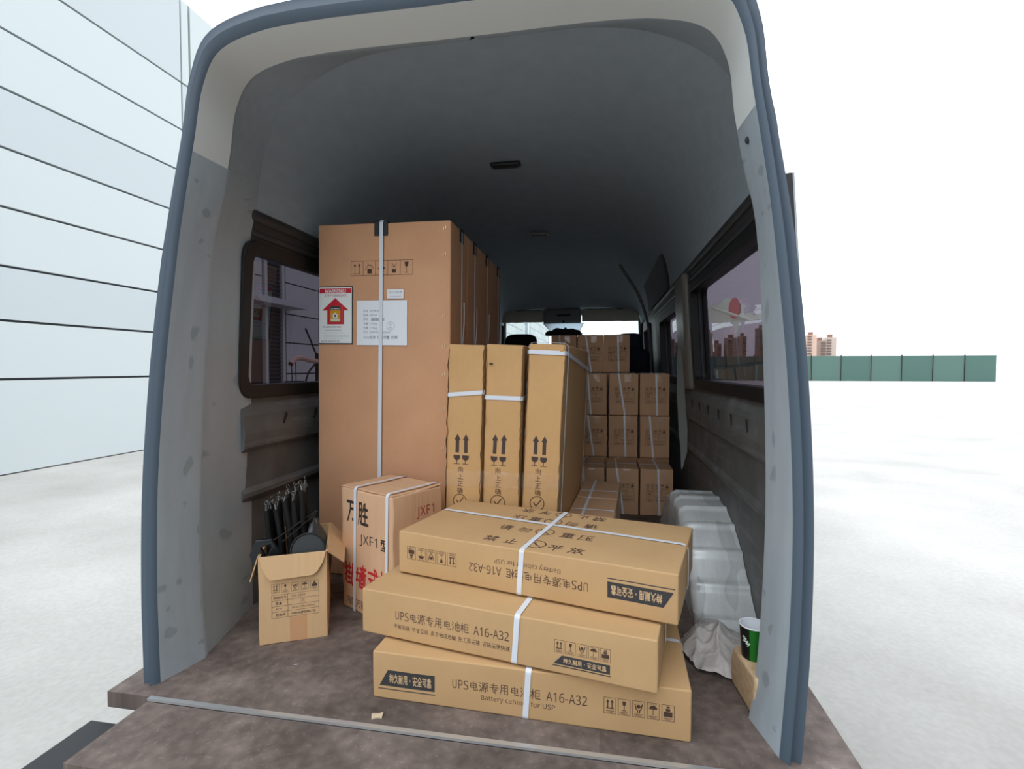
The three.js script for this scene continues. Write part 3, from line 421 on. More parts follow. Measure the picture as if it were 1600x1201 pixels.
// torn sticker on the first tinted window
{
  const o = thing('torn_sticker', 'torn white paper with pink blot stuck on the tinted window', 'sticker', 0, 0, 0);
  const P = [[2.417, 1.081], [2.25, 1.078], [2.14, 1.085], [2.05, 1.061], [1.985, 1.045], [1.915, 1.033], [1.94, 1.018], [1.95, 1.004], [1.86, 1.003], [1.82, 0.99], [1.66, 0.985], [1.607, 0.975], [1.66, 0.967], [1.83, 0.972], [2.0, 0.984], [2.063, 0.961 - 0.02], [2.10, 0.99], [2.16, 0.992], [2.382, 1.006]];
  const s = new THREE.Shape(P.map(([z, y]) => new THREE.Vector2(1.607 + (z - 1.607) * 0.86, (y - 0.72) / Math.cos(LEAN)))), g = new THREE.ExtrudeGeometry(s, { depth: 0.0008, bevelEnabled: false }); g.translate(0, 0, 0.0265);
  const L = (q) => { q.rotateY(Math.PI / 2); q.rotateZ(LEAN); q.translate(0.4815, 0.72, 0); return q; };
  { const p = g.attributes.position; for (let i = 0; i < p.count; i++) { const k = Math.max(0, p.getX(i) - 1.75) / 0.667; p.setZ(i, p.getZ(i) - 0.06 * k * k - 0.008 * Math.max(0, n3(p.getX(i) * 9, p.getY(i) * 22, 1))); } g.computeVertexNormals(); }
  part(o, 'paper', L(g), std('#f2f4f5', 0.8)); const bl = new THREE.CircleGeometry(0.05, 24); bl.scale(1.3, 0.75, 1); bl.translate(1.98, 0.315, 0.0262); bl.rotateY(Math.PI); bl.translate(3.96, 0, 0.0524 - 0.034); { const p = bl.attributes.position; for (let i = 0; i < p.count; i++) { const k = Math.max(0, p.getX(i) - 1.75) / 0.667; p.setZ(i, 0.0262 - 0.06 * k * k - 0.0065); } bl.computeVertexNormals(); } part(o, 'pink_blot', L(bl), std('#e88f98', 0.8, { side: THREE.DoubleSide }));
}
// strip of trim hanging loose from the door pillar
{ const o = thing('loose_trim_strip', 'pale strip of trim peeling off the door pillar beside the battery cartons', 'trim strip', 0, 0, 0); const g = loft([0, 0.12, 0.3, 0.5, 0.62, 0.72].map((t, i) => [[0.425 - 0.01 * Math.sin(i), 0.98 - t, -(3.02 - 0.02 * i)], [0.452 - 0.012 * Math.sin(i * 1.4), 0.98 - t, -(2.93 - (i > 4 ? -0.06 : 0) - 0.01 * i)]])); part(o, 'strip', g, std('#9a9f9c', 0.7, { side: THREE.DoubleSide })); }

// ---------- the three flat cabinet cartons lying at the sill ----------
const FL = 0.755, FH = 0.12, FD = 0.368;
const NAME = 'UPS电源专用电池柜 A16-A32';
function banner(t, x0, x1, y0, y1, slant, txt, up, line) {
  const col = 'rgba(52,52,56,0.96)';
  if (up) { t.poly([[x0 + slant, y1], [x1, y1], [x1, y0], [x0, y0]], col); t.line([[x0 - 0.002, y0 - line], [x1, y0 - line]], 0.0025, col); t.text(txt, x0 + slant * 1.15, y0 + (y1 - y0) * 0.2, (y1 - y0) * 0.58, { color: '#cfae83', wt: 0.13, fit: (x1 - x0 - slant * 1.5) }); }
  else { t.poly([[x0, y0], [x1 - slant, y0], [x1, y1], [x0, y1]], col); t.line([[x0, y1 + line], [x1 + 0.002, y1 + line]], 0.0025, col); t.text(txt, x1 - slant * 1.15, y1 - (y1 - y0) * 0.2, (y1 - y0) * 0.58, { color: '#cfae83', wt: 0.13, fit: (x1 - x0 - slant * 1.5), turn: 180 }); }
}
const SAFE = '持久耐用·安全可靠';
GLYPH['·'] = '46 50 54 50,50 46 50 54,47 47 53 53';
const frontA = sheet(FL, FH, 2600, KRAFT, (t) => { banner(t, 0.018, 0.163, 0.034, 0.075, 0.023, SAFE, true, 0.008); t.text(NAME, 0.206, 0.051, 0.026, { fit: 0.325, wt: 0.075 }); t.latin('Battery cabinet for USP', 0.277, 0.032, 0.0145, { fit: 0.18 }); t.icons(0.567, 0.043, 0.026, 0.037, 0.0314); }, { s: 2 });
const frontB = sheet(FL, FH, 2600, KRAFT, (t) => { t.text(NAME, 0.101, 0.051, 0.026, { fit: 0.315, wt: 0.075 }); t.text('平板包装 节省空间 易于物流运输 免工具安装 安装简便快速', 0.098, 0.027, 0.0125, { fit: 0.32, wt: 0.09 }); t.icons(0.526, 0.05, 0.0225, 0.0295, 0.0263); banner(t, 0.524, 0.653, 0.0225, 0.044, 0.02, SAFE, true, 0.004); }, { s: 3 });
const frontC = sheet(FL, FH, 2600, KRAFT, (t) => { t.icons(0.03, 0.043, 0.027, 0.036, 0.0322, { turn: 180, order: [4, 3, 2, 1, 0] }); t.text(NAME, 0.55, 0.065, 0.026, { fit: 0.326, wt: 0.075, turn: 180 }); t.latin('Battery cabinet for USP', 0.481, 0.0855, 0.0145, { fit: 0.182, turn: 180 }); banner(t, 0.595, 0.745, 0.037, 0.076, 0.022, SAFE, false, 0.008); }, { s: 4 });
const topC = sheet(FL, FD, 2000, KRAFT, (t) => {
  const ban = (x, y, r) => { t.ring(x, y, r, 0.0036); t.line([[x - r * 0.7, y + r * 0.7], [x + r * 0.7, y - r * 0.7]], 0.0036); t.line([[x - r * 0.2, y + r * 0.5], [x + r * 0.1, y - r * 0.3]], 0.003); };
  const word = (chs, xs, y, sz, turn) => chs.split('').forEach((ch, i) => t.text(ch, xs[i] + (turn ? sz / 2 : -sz / 2), y + (turn ? sz / 2 : -sz / 2), sz, { turn, wt: 0.1 }));
  word('禁止平放', [0.267, 0.326, 0.449, 0.505], 0.05, 0.04); ban(0.394, 0.055, 0.026);
  word('请勿重压', [0.264, 0.323, 0.449, 0.501], 0.152, 0.04); ban(0.381, 0.157, 0.026);
  word('压重勿请', [0.26, 0.314, 0.428, 0.487], 0.256, 0.04, 180); ban(0.37, 0.256, 0.026);
  word('放平止禁', [0.26, 0.315, 0.44, 0.49], 0.335, 0.04, 180); ban(0.377, 0.335, 0.024);
}, { s: 5 });
const plainK = cardMat(grainMap(KRAFT, { s: 6 })), sideK = cardMat(grainMap(KRAFT, { s: 7 }));
function flatCarton(label, corner, deg, front, top, xs, s) {
  const a = deg * R, cx = corner[0] + FL / 2 * Math.cos(a) - FD / 2 * Math.sin(a) * 1, cz = corner[2] + FL / 2 * Math.sin(a) + FD / 2 * Math.cos(a);
  const o = thing('flat_carton', label, 'carton', cx, corner[1], cz, deg);
  part(o, 'carton_body', cartonGeo(FL, FH - 0.0035, FD, { r: 0.004, amp: 0.0008, s }), [sideK, sideK, top ? cardMat(top) : plainK, plainK, cardMat(front), plainK]);
  part(o, 'strap', strapGeo(FL, FH - 0.0035, FD, 'x', xs - FL / 2, 0.0135, { gap: 0.0013, skew: (u, v) => 0.004 * v }), mStrap, 'white plastic strap across the carton');
  part(o, 'strap', strapGeo(FL, FH - 0.0035, FD, 'z', -0.035, 0.0125, { gap: 0.0023, r: 0.014, skew: (u) => 0.016 * u }), mStrap, 'white plastic strap along the carton');
  return o;
}
flatCarton('long flat carton lying at the bottom of the stack by the sill', [-0.557, 0, 1.172], -2.2, frontA, null, 0.39, 1);
flatCarton('middle long flat carton of the stack by the sill, with two lines of text', [-0.62, 0.1225, 1.245], -10.5, frontB, null, 0.432, 2);
flatCarton('long flat carton on top of the stack by the sill, its printing upside down', [-0.561, 0.2445, 1.352], -14.1, frontC, topC, 0.373, 3);

// ---------- small square carton with black and red lettering ----------
{
  const w = 0.267, h = 0.42, d = 0.215, deg = -27, a = deg * R, F = [-0.639, 1.493];
  const cx = F[0] - w / 2 * Math.cos(a) - d / 2 * Math.sin(a), cz = F[1] - w / 2 * Math.sin(a) + d / 2 * Math.cos(a);
  const blk = 'rgba(38,30,32,0.95)', red = 'rgba(196,34,40,0.95)';
  const fr = sheet(w, h, 2400, JX, (t) => { t.text('万', 0.032, 0.305, 0.076, { color: blk, wt: 0.13, sx: 0.72 }); t.text('胜', 0.098, 0.302, 0.078, { color: blk, wt: 0.12, sx: 0.62 }); t.latin('JXF1', 0.108, 0.243, 0.036, { color: blk, fit: 0.095 }); t.text('型', 0.21, 0.239, 0.038, { color: blk, wt: 0.12, sx: 0.9 });
    '掛墙式控'.split('').forEach((c, i) => t.text(c, 0.02 + i * 0.061, 0.088 + i * 0.003, 0.078, { color: red, wt: 0.12, sx: 0.68 })); t.text('河南万胜', 0.022, 0.017, 0.03, { color: 'rgba(60,40,40,0.85)', wt: 0.09, sx: 0.85 }); }, { stripe: 4, s: 8 });
  const sd = sheet(d, h, 2400, JX, (t) => { t.latin('JXF1', 0.10, 0.337, 0.037, { color: 'rgba(170,40,36,0.9)', fit: 0.088 }); }, { stripe: 9, s: 9 });
  const o = thing('square_carton', 'square carton with black and red lettering standing before the tall carton', 'carton', cx, 0, cz, deg), pj = cardMat(grainMap(JX, { s: 10, stripe: 4 }));
  part(o, 'carton_body', cartonGeo(w, h - 0.006, d, { r: 0.006, amp: 0.004, bulge: 0.003, s: 11 }), [cardMat(sd), pj, pj, pj, cardMat(fr), pj]);
  for (const s of [-1, 1]) { const g = cartonGeo(w - 0.004, 0.004, d / 2 - 0.003, { r: 0.0015, amp: 0.0015, freq: 20, s: 12 + s }); g.rotateX(-s * 0.02); g.translate(0, h - 0.006, s * (d / 4 + 0.001)); part(o, 'top_flap', g, pj); }
  for (const x of [-0.055, 0.107]) part(o, 'strap', strapGeo(w, h, d, 'x', x, 0.0125, { skew: (u, v) => 0.006 * v, gap: 0.004 }), mStrap, 'white plastic strap over the top');
}

// ---------- four tall cartons along the side ----------
{
  const w = 0.537, h = 1.37, d = 0.24, mT = cardMat(grainMap(TALL, { s: 13, w: 0.6, h: 1.2, ppm: 700 })), mTs = cardMat(grainMap(TALL, { s: 14, w: 0.3, h: 1.2, ppm: 700 }));
  const front = sheet(w, h, 1490, TALL, (t) => {
    const k = 'rgba(48,34,30,0.85)'; t.rect(0.138, 1.172, 0.251, 0.055, k, 0.0016); for (let i = 1; i < 5; i++) t.line([[0.138 + 0.0502 * i, 1.172], [0.138 + 0.0502 * i, 1.227]], 0.0014, k);
    const cxs = [0, 1, 2, 3, 4].map((i) => 0.138 + 0.0502 * (i + 0.5)), y = 1.172;
    for (const u of [-0.009, 0.009]) { t.line([[cxs[0] + u, y + 0.009], [cxs[0] + u, y + 0.04]], 0.002, k); t.poly([[cxs[0] + u - 0.005, y + 0.036], [cxs[0] + u + 0.005, y + 0.036], [cxs[0] + u, y + 0.047]], k); } t.line([[cxs[0] - 0.014, y + 0.007], [cxs[0] + 0.014, y + 0.007]], 0.0018, k);
    t.rect(cxs[1] - 0.008, y + 0.007, 0.018, 0.018, k); t.line([[cxs[1] - 0.016, y + 0.022], [cxs[1] - 0.008, y + 0.036], [cxs[1] + 0.008, y + 0.04], [cxs[1] + 0.017, y + 0.026]], 0.0016, k); t.line([[cxs[1] - 0.008, y + 0.045], [cxs[1] + 0.01, y + 0.031]], 0.0016, k);
    t.poly([[cxs[2] - 0.018, y + 0.024], [cxs[2], y + 0.036], [cxs[2] + 0.018, y + 0.024]], k); t.line([[cxs[2], y + 0.03], [cxs[2], y + 0.01]], 0.0016, k);
    t.rect(cxs[3] - 0.008, y + 0.008, 0.016, 0.014, k); t.line([[cxs[3] - 0.008, y + 0.044], [cxs[3], y + 0.03], [cxs[3] + 0.01, y + 0.044]], 0.0018, k); t.line([[cxs[3] - 0.009, y + 0.03], [cxs[3] + 0.009, y + 0.03]], 0.0016, k);
    t.poly([[cxs[4] - 0.008, y + 0.048], [cxs[4] + 0.008, y + 0.048], [cxs[4] + 0.006, y + 0.034], [cxs[4], y + 0.027], [cxs[4] - 0.006, y + 0.034]], k); t.line([[cxs[4], y + 0.028], [cxs[4], y + 0.008]], 0.0016, k); t.line([[cxs[4] - 0.006, y + 0.008], [cxs[4] + 0.006, y + 0.008]], 0.0016, k);
  }, { s: 15 });
  const labels = ['tall brown carton wearing a red arrow warning sticker and a white paper label', 'second tall carton, standing close behind the one with the warning sticker', 'third tall carton in the row behind the warning sticker', 'last tall carton of the row along the side wall'];
  const gBody = cartonGeo(w, h, d, { r: 0.006, amp: 0.0015, freq: 5, s: 16 });
  [[1.85, 1.99, 0], [2.105, 2.215, -0.003], [2.352, 2.475, -0.006], [2.602, 2.765, -0.009]].forEach(([z0, zs, dx], k) => {
    const o = thing('tall_carton', labels[k], 'carton', -0.838 + dx, 0, z0 + d / 2, 0, 'tall cartons along the side wall'); o.rotation.z = -0.012;
    part(o, 'carton_body', gBody, [mTs, mTs, mT, mT, k ? mT : cardMat(front), mT]);
    if (k === 0) part(o, 'strap', strapGeo(w, h, d, 'x', -0.006, 0.0145, { gap: 0.0085, r: 0.004, skew: (u, v) => 0.004 * v }), mStrap, 'white plastic strap down the middle');
    part(o, 'strap', strapGeo(w, h, d, 'z', -(zs - z0 - d / 2), 0.0125, { gap: 0.0036, r: 0.012 }), mStrap, 'white plastic strap round the side');
    const guard = (g) => part(o, 'corner_guard', g, std('#16181c', 0.5), 'black plastic corner guard');
    if (k === 0) { guard(cartonGeo(0.054, 0.055, 0.004, { r: 0.0015, amp: 0 }).translate(-0.006, h - 0.05, d / 2 + 0.003)); guard(cartonGeo(0.054, 0.004, 0.05, { r: 0.0015, amp: 0 }).translate(-0.006, h + 0.001, d / 2 - 0.02)); }
    guard(cartonGeo(0.004, 0.055, 0.05, { r: 0.0015, amp: 0 }).translate(w / 2 + 0.002, h - 0.052, -(zs - z0 - d / 2)));
    const tail = tube([[w / 2 + 0.004, 0.86, -(zs - z0 - d / 2)], [w / 2 + 0.016, 1.0, -(zs - z0 - d / 2) + 0.004], [w / 2 + 0.02, 1.08, -(zs - z0 - d / 2) + 0.02]], 0.0015, 12, 5); part(o, 'strap_tail', tail, mStrap);
    if (k) return;
    const st = std('#d8c3a0', 0.3, { metalness: 0.6 }); for (const y of [1.341, 1.244, 1.123, 1.019, 0.904, 0.798, 0.668, 0.52]) for (const e of [-0.004, 0.004]) part(o, 'staple', box(0.0022, 0.012, 0.0025, 0.245 + e, y + e * 0.6, d / 2 + 0.003), st);
    // warning sticker
    const wl = sheet(0.143, 0.222, 4000, [238, 243, 241], (t) => {
      const red = '#cc2036'; t.rect(0, 0, 0.143, 0.222, '#1a1a1e', 0.007); t.rect(0.005, 0.196, 0.133, 0.019, red); t.latin('WARNING!', 0.0715, 0.1985, 0.0145, { color: '#f4f4f4', font: 'bold 118px sans-serif', align: 'center' }); t.latin('KEEP UPRIGHT!', 0.0715, 0.182, 0.0115, { color: '#c2243a', align: 'center' });
      t.poly([[0.0705, 0.178], [0.126, 0.13], [0.107, 0.13], [0.107, 0.076], [0.037, 0.076], [0.037, 0.13], [0.016, 0.13]], red); t.rect(0.048, 0.085, 0.045, 0.062, '#8c7a4a'); t.rect(0.05, 0.132, 0.041, 0.014, '#3b3536'); t.rect(0.05, 0.087, 0.041, 0.044, '#dd9a20'); t.latin('TILTWATCH', 0.0705, 0.134, 0.0055, { color: '#fff', font: 'bold 118px sans-serif', align: 'center' });
      t.poly([[0.0705, 0.122], [0.084, 0.11], [0.08, 0.11], [0.08, 0.1], [0.061, 0.1], [0.061, 0.11], [0.057, 0.11]], '#e6ecec'); t.ring(0.0705, 0.109, 0.0025, 0.004, '#2a2a30'); t.rect(0.052, 0.089, 0.037, 0.009, '#d9dccb'); t.rect(0.0985, 0.08, 0.003, 0.066, '#e8505c');
      t.latin('IF INDICATOR IS', 0.02, 0.063, 0.0075, { color: '#333' }); t.latin('RED', 0.081, 0.063, 0.0075, { color: red }); t.latin('Do not refuse shipment', 0.026, 0.051, 0.0055, { color: '#444' }); for (const [x0, x1, y] of [[0.02, 0.11, 0.043], [0.022, 0.128, 0.034], [0.022, 0.13, 0.028], [0.022, 0.1, 0.021]]) t.line([[x0, y], [x1, y]], 0.0009, 'rgba(90,95,100,0.55)'); t.latin('SHOCKWATCH', 0.011, 0.007, 0.009, { color: '#333', font: '118px serif' });
    }, { grain: 3, fibre: 1, s: 17 });
    const lab = (nm, tex, x, y, ww, hh, mt) => { const g = cartonGeo(ww, hh, 0.0008, { r: 0.0003, amp: 0.0004, freq: 20, s: x }); const m2 = cardMat(tex, { roughness: 0.4 }), bk = std('#c9ced2', 0.6); const m = part(o, nm, g, [bk, bk, bk, bk, m2, bk], mt); m.position.set(-w / 2 + x + ww / 2, y, d / 2 + 0.0048); };
    lab('warning_sticker', wl, 0.005, 0.909, 0.143, 0.222, 'white sticker with a red upward arrow');
    const ws = sheet(0.204, 0.171, 4000, [238, 243, 250], (t) => {
      const k = 'rgba(110,116,128,0.9)', L = ['品名：UPS电池', '型号：PDC33', '序号：', '净重：157kg', '毛重：175kg', '尺寸：970*600*1200mm'];
      L.forEach((s, i) => t.text(s.replace('：', ' '), 0.027, 0.126 - i * 0.0163, 0.0098, { color: k, wt: 0.08 })); for (let i = 0; i < 22; i++) t.rect(0.06 + i * 0.0024, 0.093, 0.0007 + 0.001 * rnd(), 0.0105, '#5b606a'); t.ring(0.138, 0.073, 0.0155, 0.0012, '#7d86a8'); t.latin('QC', 0.131, 0.075, 0.008, { color: '#7d86a8' }); t.latin('PASS', 0.129, 0.064, 0.006, { color: '#7d86a8' });
      t.text('小心轻放 防止倒置 防潮', 0.028, 0.024, 0.0125, { color: 'rgba(80,84,94,0.9)', wt: 0.09, fit: 0.138 });
    }, { grain: 3, fibre: 1, s: 18 });
    lab('paper_label', ws, 0.165, 0.905, 0.204, 0.171, 'white printed shipping label');
    const ss = sheet(0.066, 0.035, 4000, [232, 236, 242], (t) => { t.text('小心轻放', 0.005, 0.019, 0.0105, { color: 'rgba(120,122,130,0.8)', wt: 0.08, fit: 0.055 }); t.line([[0.012, 0.009], [0.056, 0.009]], 0.0012, 'rgba(170,150,160,0.8)'); }, { grain: 3, fibre: 1, s: 19 });
    lab('small_label', ss, 0.289, 1.082, 0.066, 0.035, 'small white paper label');
  });
}

// ---------- three upright flat cartons ----------
{
  const w = 0.127, h = 0.9, d = 0.8;
  const front = sheet(w, h, 2270, [206, 163, 111], (t) => {
    const k = 'rgba(70,56,52,0.95)';
    for (const x of [0.04, 0.071]) { t.rect(x - 0.0065, 0.522, 0.013, 0.048, k); t.poly([[x - 0.0115, 0.567], [x + 0.0115, 0.567], [x, 0.588]], k); const gx = x - 0.001; t.c.fillStyle = k; t.at(gx, 0.513, (c) => { c.beginPath(); c.rect(-0.012, 0, 0.024, 0.007); c.fill(); c.beginPath(); c.arc(0, 0.0065, 0.012, 0, Math.PI); c.fill(); }); t.line([[gx, 0.496], [gx, 0.483]], 0.003, k); t.line([[gx - 0.01, 0.482], [gx + 0.01, 0.482]], 0.0025, k); }
    '向上正确'.split('').forEach((c, i) => t.text(c, 0.043, 0.452 - i * 0.0245, 0.0205, { color: 'rgba(74,48,36,0.9)', wt: 0.1 })); t.ring(0.053, 0.352, 0.024, 0.003, 'rgba(80,50,36,0.9)'); t.line([[0.041, 0.354], [0.049, 0.343], [0.065, 0.364]], 0.004, 'rgba(80,50,36,0.9)');
  }, { s: 20, fibre: 2.5 });
  const UP = [206, 163, 111], mF = cardMat(grainMap(UP, { s: 21 })), mS = cardMat(grainMap(UP, { s: 22, w: 0.4, h: 0.4, ppm: 900 })), mLip = std('#b08f62', 0.9, { side: THREE.DoubleSide });
  const labels = ['upright flat carton beside the tall cartons, strapped round its upper half', 'upright flat carton with a small hole, between two others like it', 'upright flat carton with a white strap just under its top, beside the battery cartons'];
  [[-0.5535, 1.73, 0, -0.030, 0.73, 0.007], [-0.418, 1.73, 0, -0.030, 0.716, 0], [-0.2865, 1.735, -4.2, -0.046, 0.872, 0]].forEach(([x, z, yaw, lean, ys, tilt], k) => {
    const o = thing('upright_carton', labels[k], 'carton', x + w / 2 - 0.0 + d / 2 * Math.sin(-yaw * R), 0, z + d / 2, yaw, 'upright flat cartons'); o.rotation.z = lean; o.rotation.order = 'YXZ';
    part(o, 'carton_body', cartonGeo(w, h, d, { r: 0.005, amp: 0.0035, bulge: 0.002, freq: 8, s: 23 + k }), [mS, mS, mF, mF, cardMat(front), mF]);
    part(o, 'strap', strapGeo(w, h, d, 'y', ys, 0.0145, { gap: 0.004, skew: (u, v) => tilt * u + (k === 2 ? 0.03 * (v - 1) : 0) }), mStrap, 'white plastic strap round the carton');
    if (k === 2) for (const zz of [d / 2 - 0.035, -0.3]) part(o, 'strap', strapGeo(w, h, d, 'z', zz, 0.011, { gap: 0.006, r: 0.012 }), mStrap, 'white plastic strap over the top');
    // crushed cardboard lips along both front edges
    for (const s of [-1, 1]) {
      const rows = [[], []]; for (let i = 0; i <= 60; i++) { const y = 0.01 + i / 60 * 0.875, nn = fbm(y * 26, k * 5 + s, 1); rows[0].push([s * (w / 2 + 0.0035), y, d / 2 - 0.022]); rows[1].push([s * (w / 2 - 0.001 + 0.006 * nn), y, d / 2 + 0.006 + 0.004 * fbm(y * 40, k, s)]); }
      part(o, 'torn_edge', loft(rows), mLip, 'frayed cardboard edge');
    }
    const tp = []; for (let j = 0; j <= 5; j++) { const row = []; for (let i = 0; i <= 24; i++) { const x2 = (i / 24 - 0.5) * (w + 0.006); row.push([x2, 0.405 + j * 0.011 + 0.006 * fbm(x2 * 30, j, k), d / 2 + 0.007 + 0.004 * n3(x2 * 70, j * 0.9, k)]); } tp.push(row); }
    part(o, 'clear_tape', loft(tp), phys({ color: '#ffffff', roughness: 0.12, transmission: 0.97, thickness: 0, ior: 1.45, side: THREE.DoubleSide }), 'crumpled clear tape');
    if (k === 1) part(o, 'hole', new THREE.CircleGeometry(0.004, 10).scale(1.8, 0.8, 1).translate(-0.045, 0.832, d / 2 + 0.0062), mBlack);
    if (k === 2) { const g = cartonGeo(w - 0.012, 0.026, 0.006, { r: 0.002, amp: 0.003, freq: 40, s: 4 }); g.translate(0, h - 0.026, d / 2 + 0.002); part(o, 'crushed_flap', g, mF); }
  });
}

// ---------- battery cartons ----------
const BW = 0.183, BH = 0.262, BD = 0.335;
function battSheet(s, rgb, tape) {
  return sheet(BW, BH, 2400, rgb, (t) => {
    const k = 'rgba(52,38,34,0.85)'; if (tape) t.rect(0.081, 0, 0.046, 0.075, 'rgba(205,140,96,0.5)');
    t.icons(0.034, 0.152, 0.02, 0.026, 0.0262, { color: k }); const x0 = 0.034, x1 = 0.16, ys = [0.146, 0.129, 0.112, 0.095, 0.077]; ys.forEach((y) => t.line([[x0, y], [x1, y]], 0.0009, k)); for (const x of [x0, 0.076, x1]) t.line([[x, ys[0]], [x, ys[4]]], 0.0009, k);
    [['规格型号', '12V-38Ah'], ['数量', '1只'], ['尺寸', '345x185x260mm'], ['制造商', '河南电源有限公司']].forEach(([a, b], i) => { t.text(a, a.length > 3 ? x0 + 0.004 : x0 + 0.01, ys[i + 1] + 0.0045, 0.0082, { color: k, wt: 0.1 }); t.text(b, b.length > 6 ? 0.085 : 0.108, ys[i + 1] + 0.0045, 0.0082, { color: k, wt: 0.1, gap: 0 }); });
  }, { s, stripe: 1.5 });
}
{
  const fs = [battSheet(31, BATT), battSheet(32, BATT)], mB = cardMat(grainMap(BATT, { s: 33 })), gB = [1, 2, 3].map((s) => cartonGeo(BW - 0.006, BH - 0.004, BD, { r: 0.004, amp: 0.0009, s: s * 3.1 }));
  const mTape = phys({ color: '#ffffff', roughness: 0.1, transmission: 0.95, thickness: 0, ior: 1.5, side: THREE.DoubleSide });
  const protos = [0, 1, 2].map((k) => {
    const o = thing('battery_carton', '', 'carton', 0, 0, 0); scene.remove(o);
    part(o, 'carton_body', gB[k], [mB, mB, mB, mB, cardMat(fs[k % 2]), mB]);
    part(o, 'strap', strapGeo(BW - 0.006, BH - 0.004, BD, 'x', [-0.02, -0.012, 0.012][k], 0.011, { gap: 0.0012, skew: (u, v) => [-0.012, -0.02, -0.004][k] * v }), mStrap, 'white plastic strap down the front');
    part(o, 'strap', strapGeo(BW - 0.006, BH - 0.004, BD, 'z', [0.05, 0.02, 0.035][k], 0.009, { gap: 0.0018, r: 0.014 }), mStrap);
    const tp = []; for (let j = 0; j <= 6; j++) { const row = []; for (let i = 0; i <= 8; i++) { const x = 0.004 + i * 0.005, y = BH - 0.0012 - Math.max(0, j - 2) * 0.014; row.push([x + 0.002 * n3(j, i, k), y, BD / 2 + 0.0025 - Math.max(0, 2 - j) * 0.02 + 0.002 * n3(i * 0.7, j * 0.9, k + 2)]); } tp.push(row); }
    part(o, 'clear_tape', loft(tp), mTape, 'crinkled clear tape');
    return o;
  });
  used.battery_carton = -1;
  let n = 0;
  const put = (x, y, z, label, group, yaw = 0, k = n) => { n++; const o = protos[k % 3].clone(); o.name = numbered('battery_carton'); o.position.set(x, y, -(z + BD / 2)); o.rotation.y = yaw * R; tag(o, label, 'carton', group); scene.add(o); return o; };
  const COL = ['beside the door pillar', 'in the middle column', 'next to the upright cartons'];
  // low front row
  for (const [i, x] of [[0, 0.303], [1, 0.117], [2, -0.069]]) put(x, 0, 2.905 - 0.004 * i, 'strapped battery carton in the low front row on the floor, ' + COL[i], 'low front row of battery cartons', 0, [2, 1, 0][i]);
  // three-high row behind it
  const LN = ['bottom', 'second', 'third'];
  for (let l = 0; l < 3; l++) for (const [i, x] of [[0, 0.322], [1, 0.133], [2, -0.056]]) put(x + 0.003 * ((l * 3 + i) % 2), l * BH, 3.25, 'strapped battery carton in the ' + LN[l] + ' layer of the three-high stack, ' + COL[i], LN[l] + ' layer of the three-high stack', 0, [2, 1, 0][i] + (l % 2));
  // four-high row at the back
  for (let l = 0; l < 4; l++) for (const [i, x] of [[0, 0.1], [1, -0.081], [2, -0.262]]) put(x, l * BH + (l === 3 ? 0.002 : 0), 3.6, l === 3 ? 'strapped battery carton in the topmost layer, ' + ['beside the passenger seat', 'between two others', 'under the black jacket'][i] : 'battery carton in the rearmost stack, ' + LN[l] + ' layer, ' + COL[i], 'rearmost stack ' + (l === 3 ? 'topmost' : LN[l]) + ' layer', l === 3 && i === 1 ? 0.9 : 0, 2 - i);
  // two cartons beside the leaning upright carton
  put(-0.018 + 0.013, 0, 2.228, 'strapped battery carton tucked against the upright carton, farther in', undefined, -4.2, 0);
  put(-0.018 - 0.013, 0, 1.882, 'strapped battery carton tucked against the upright carton, close behind the flat stack', undefined, -4.2, 1);
}
{ // dark jacket thrown on the topmost cartons
  const o = thing('folded_jacket', 'black folded jacket lying on a topmost battery carton', 'jacket', -0.275, 4 * BH + 0.008, 3.76); const g = new THREE.SphereGeometry(1, 40, 24), p = g.attributes.position;
  for (let i = 0; i < p.count; i++) { const x = p.getX(i), y = p.getY(i), z = p.getZ(i), k = 1 + 0.22 * fbm(x * 2, y * 3, z * 2); p.setXYZ(i, x * 0.135 * k, Math.max(0, y * 0.045 * k * (1 + 0.4 * n3(x * 3, 1, z * 3))), z * 0.12 * k); } g.computeVertexNormals(); part(o, 'cloth', g, std('#14161c', 0.9));
}

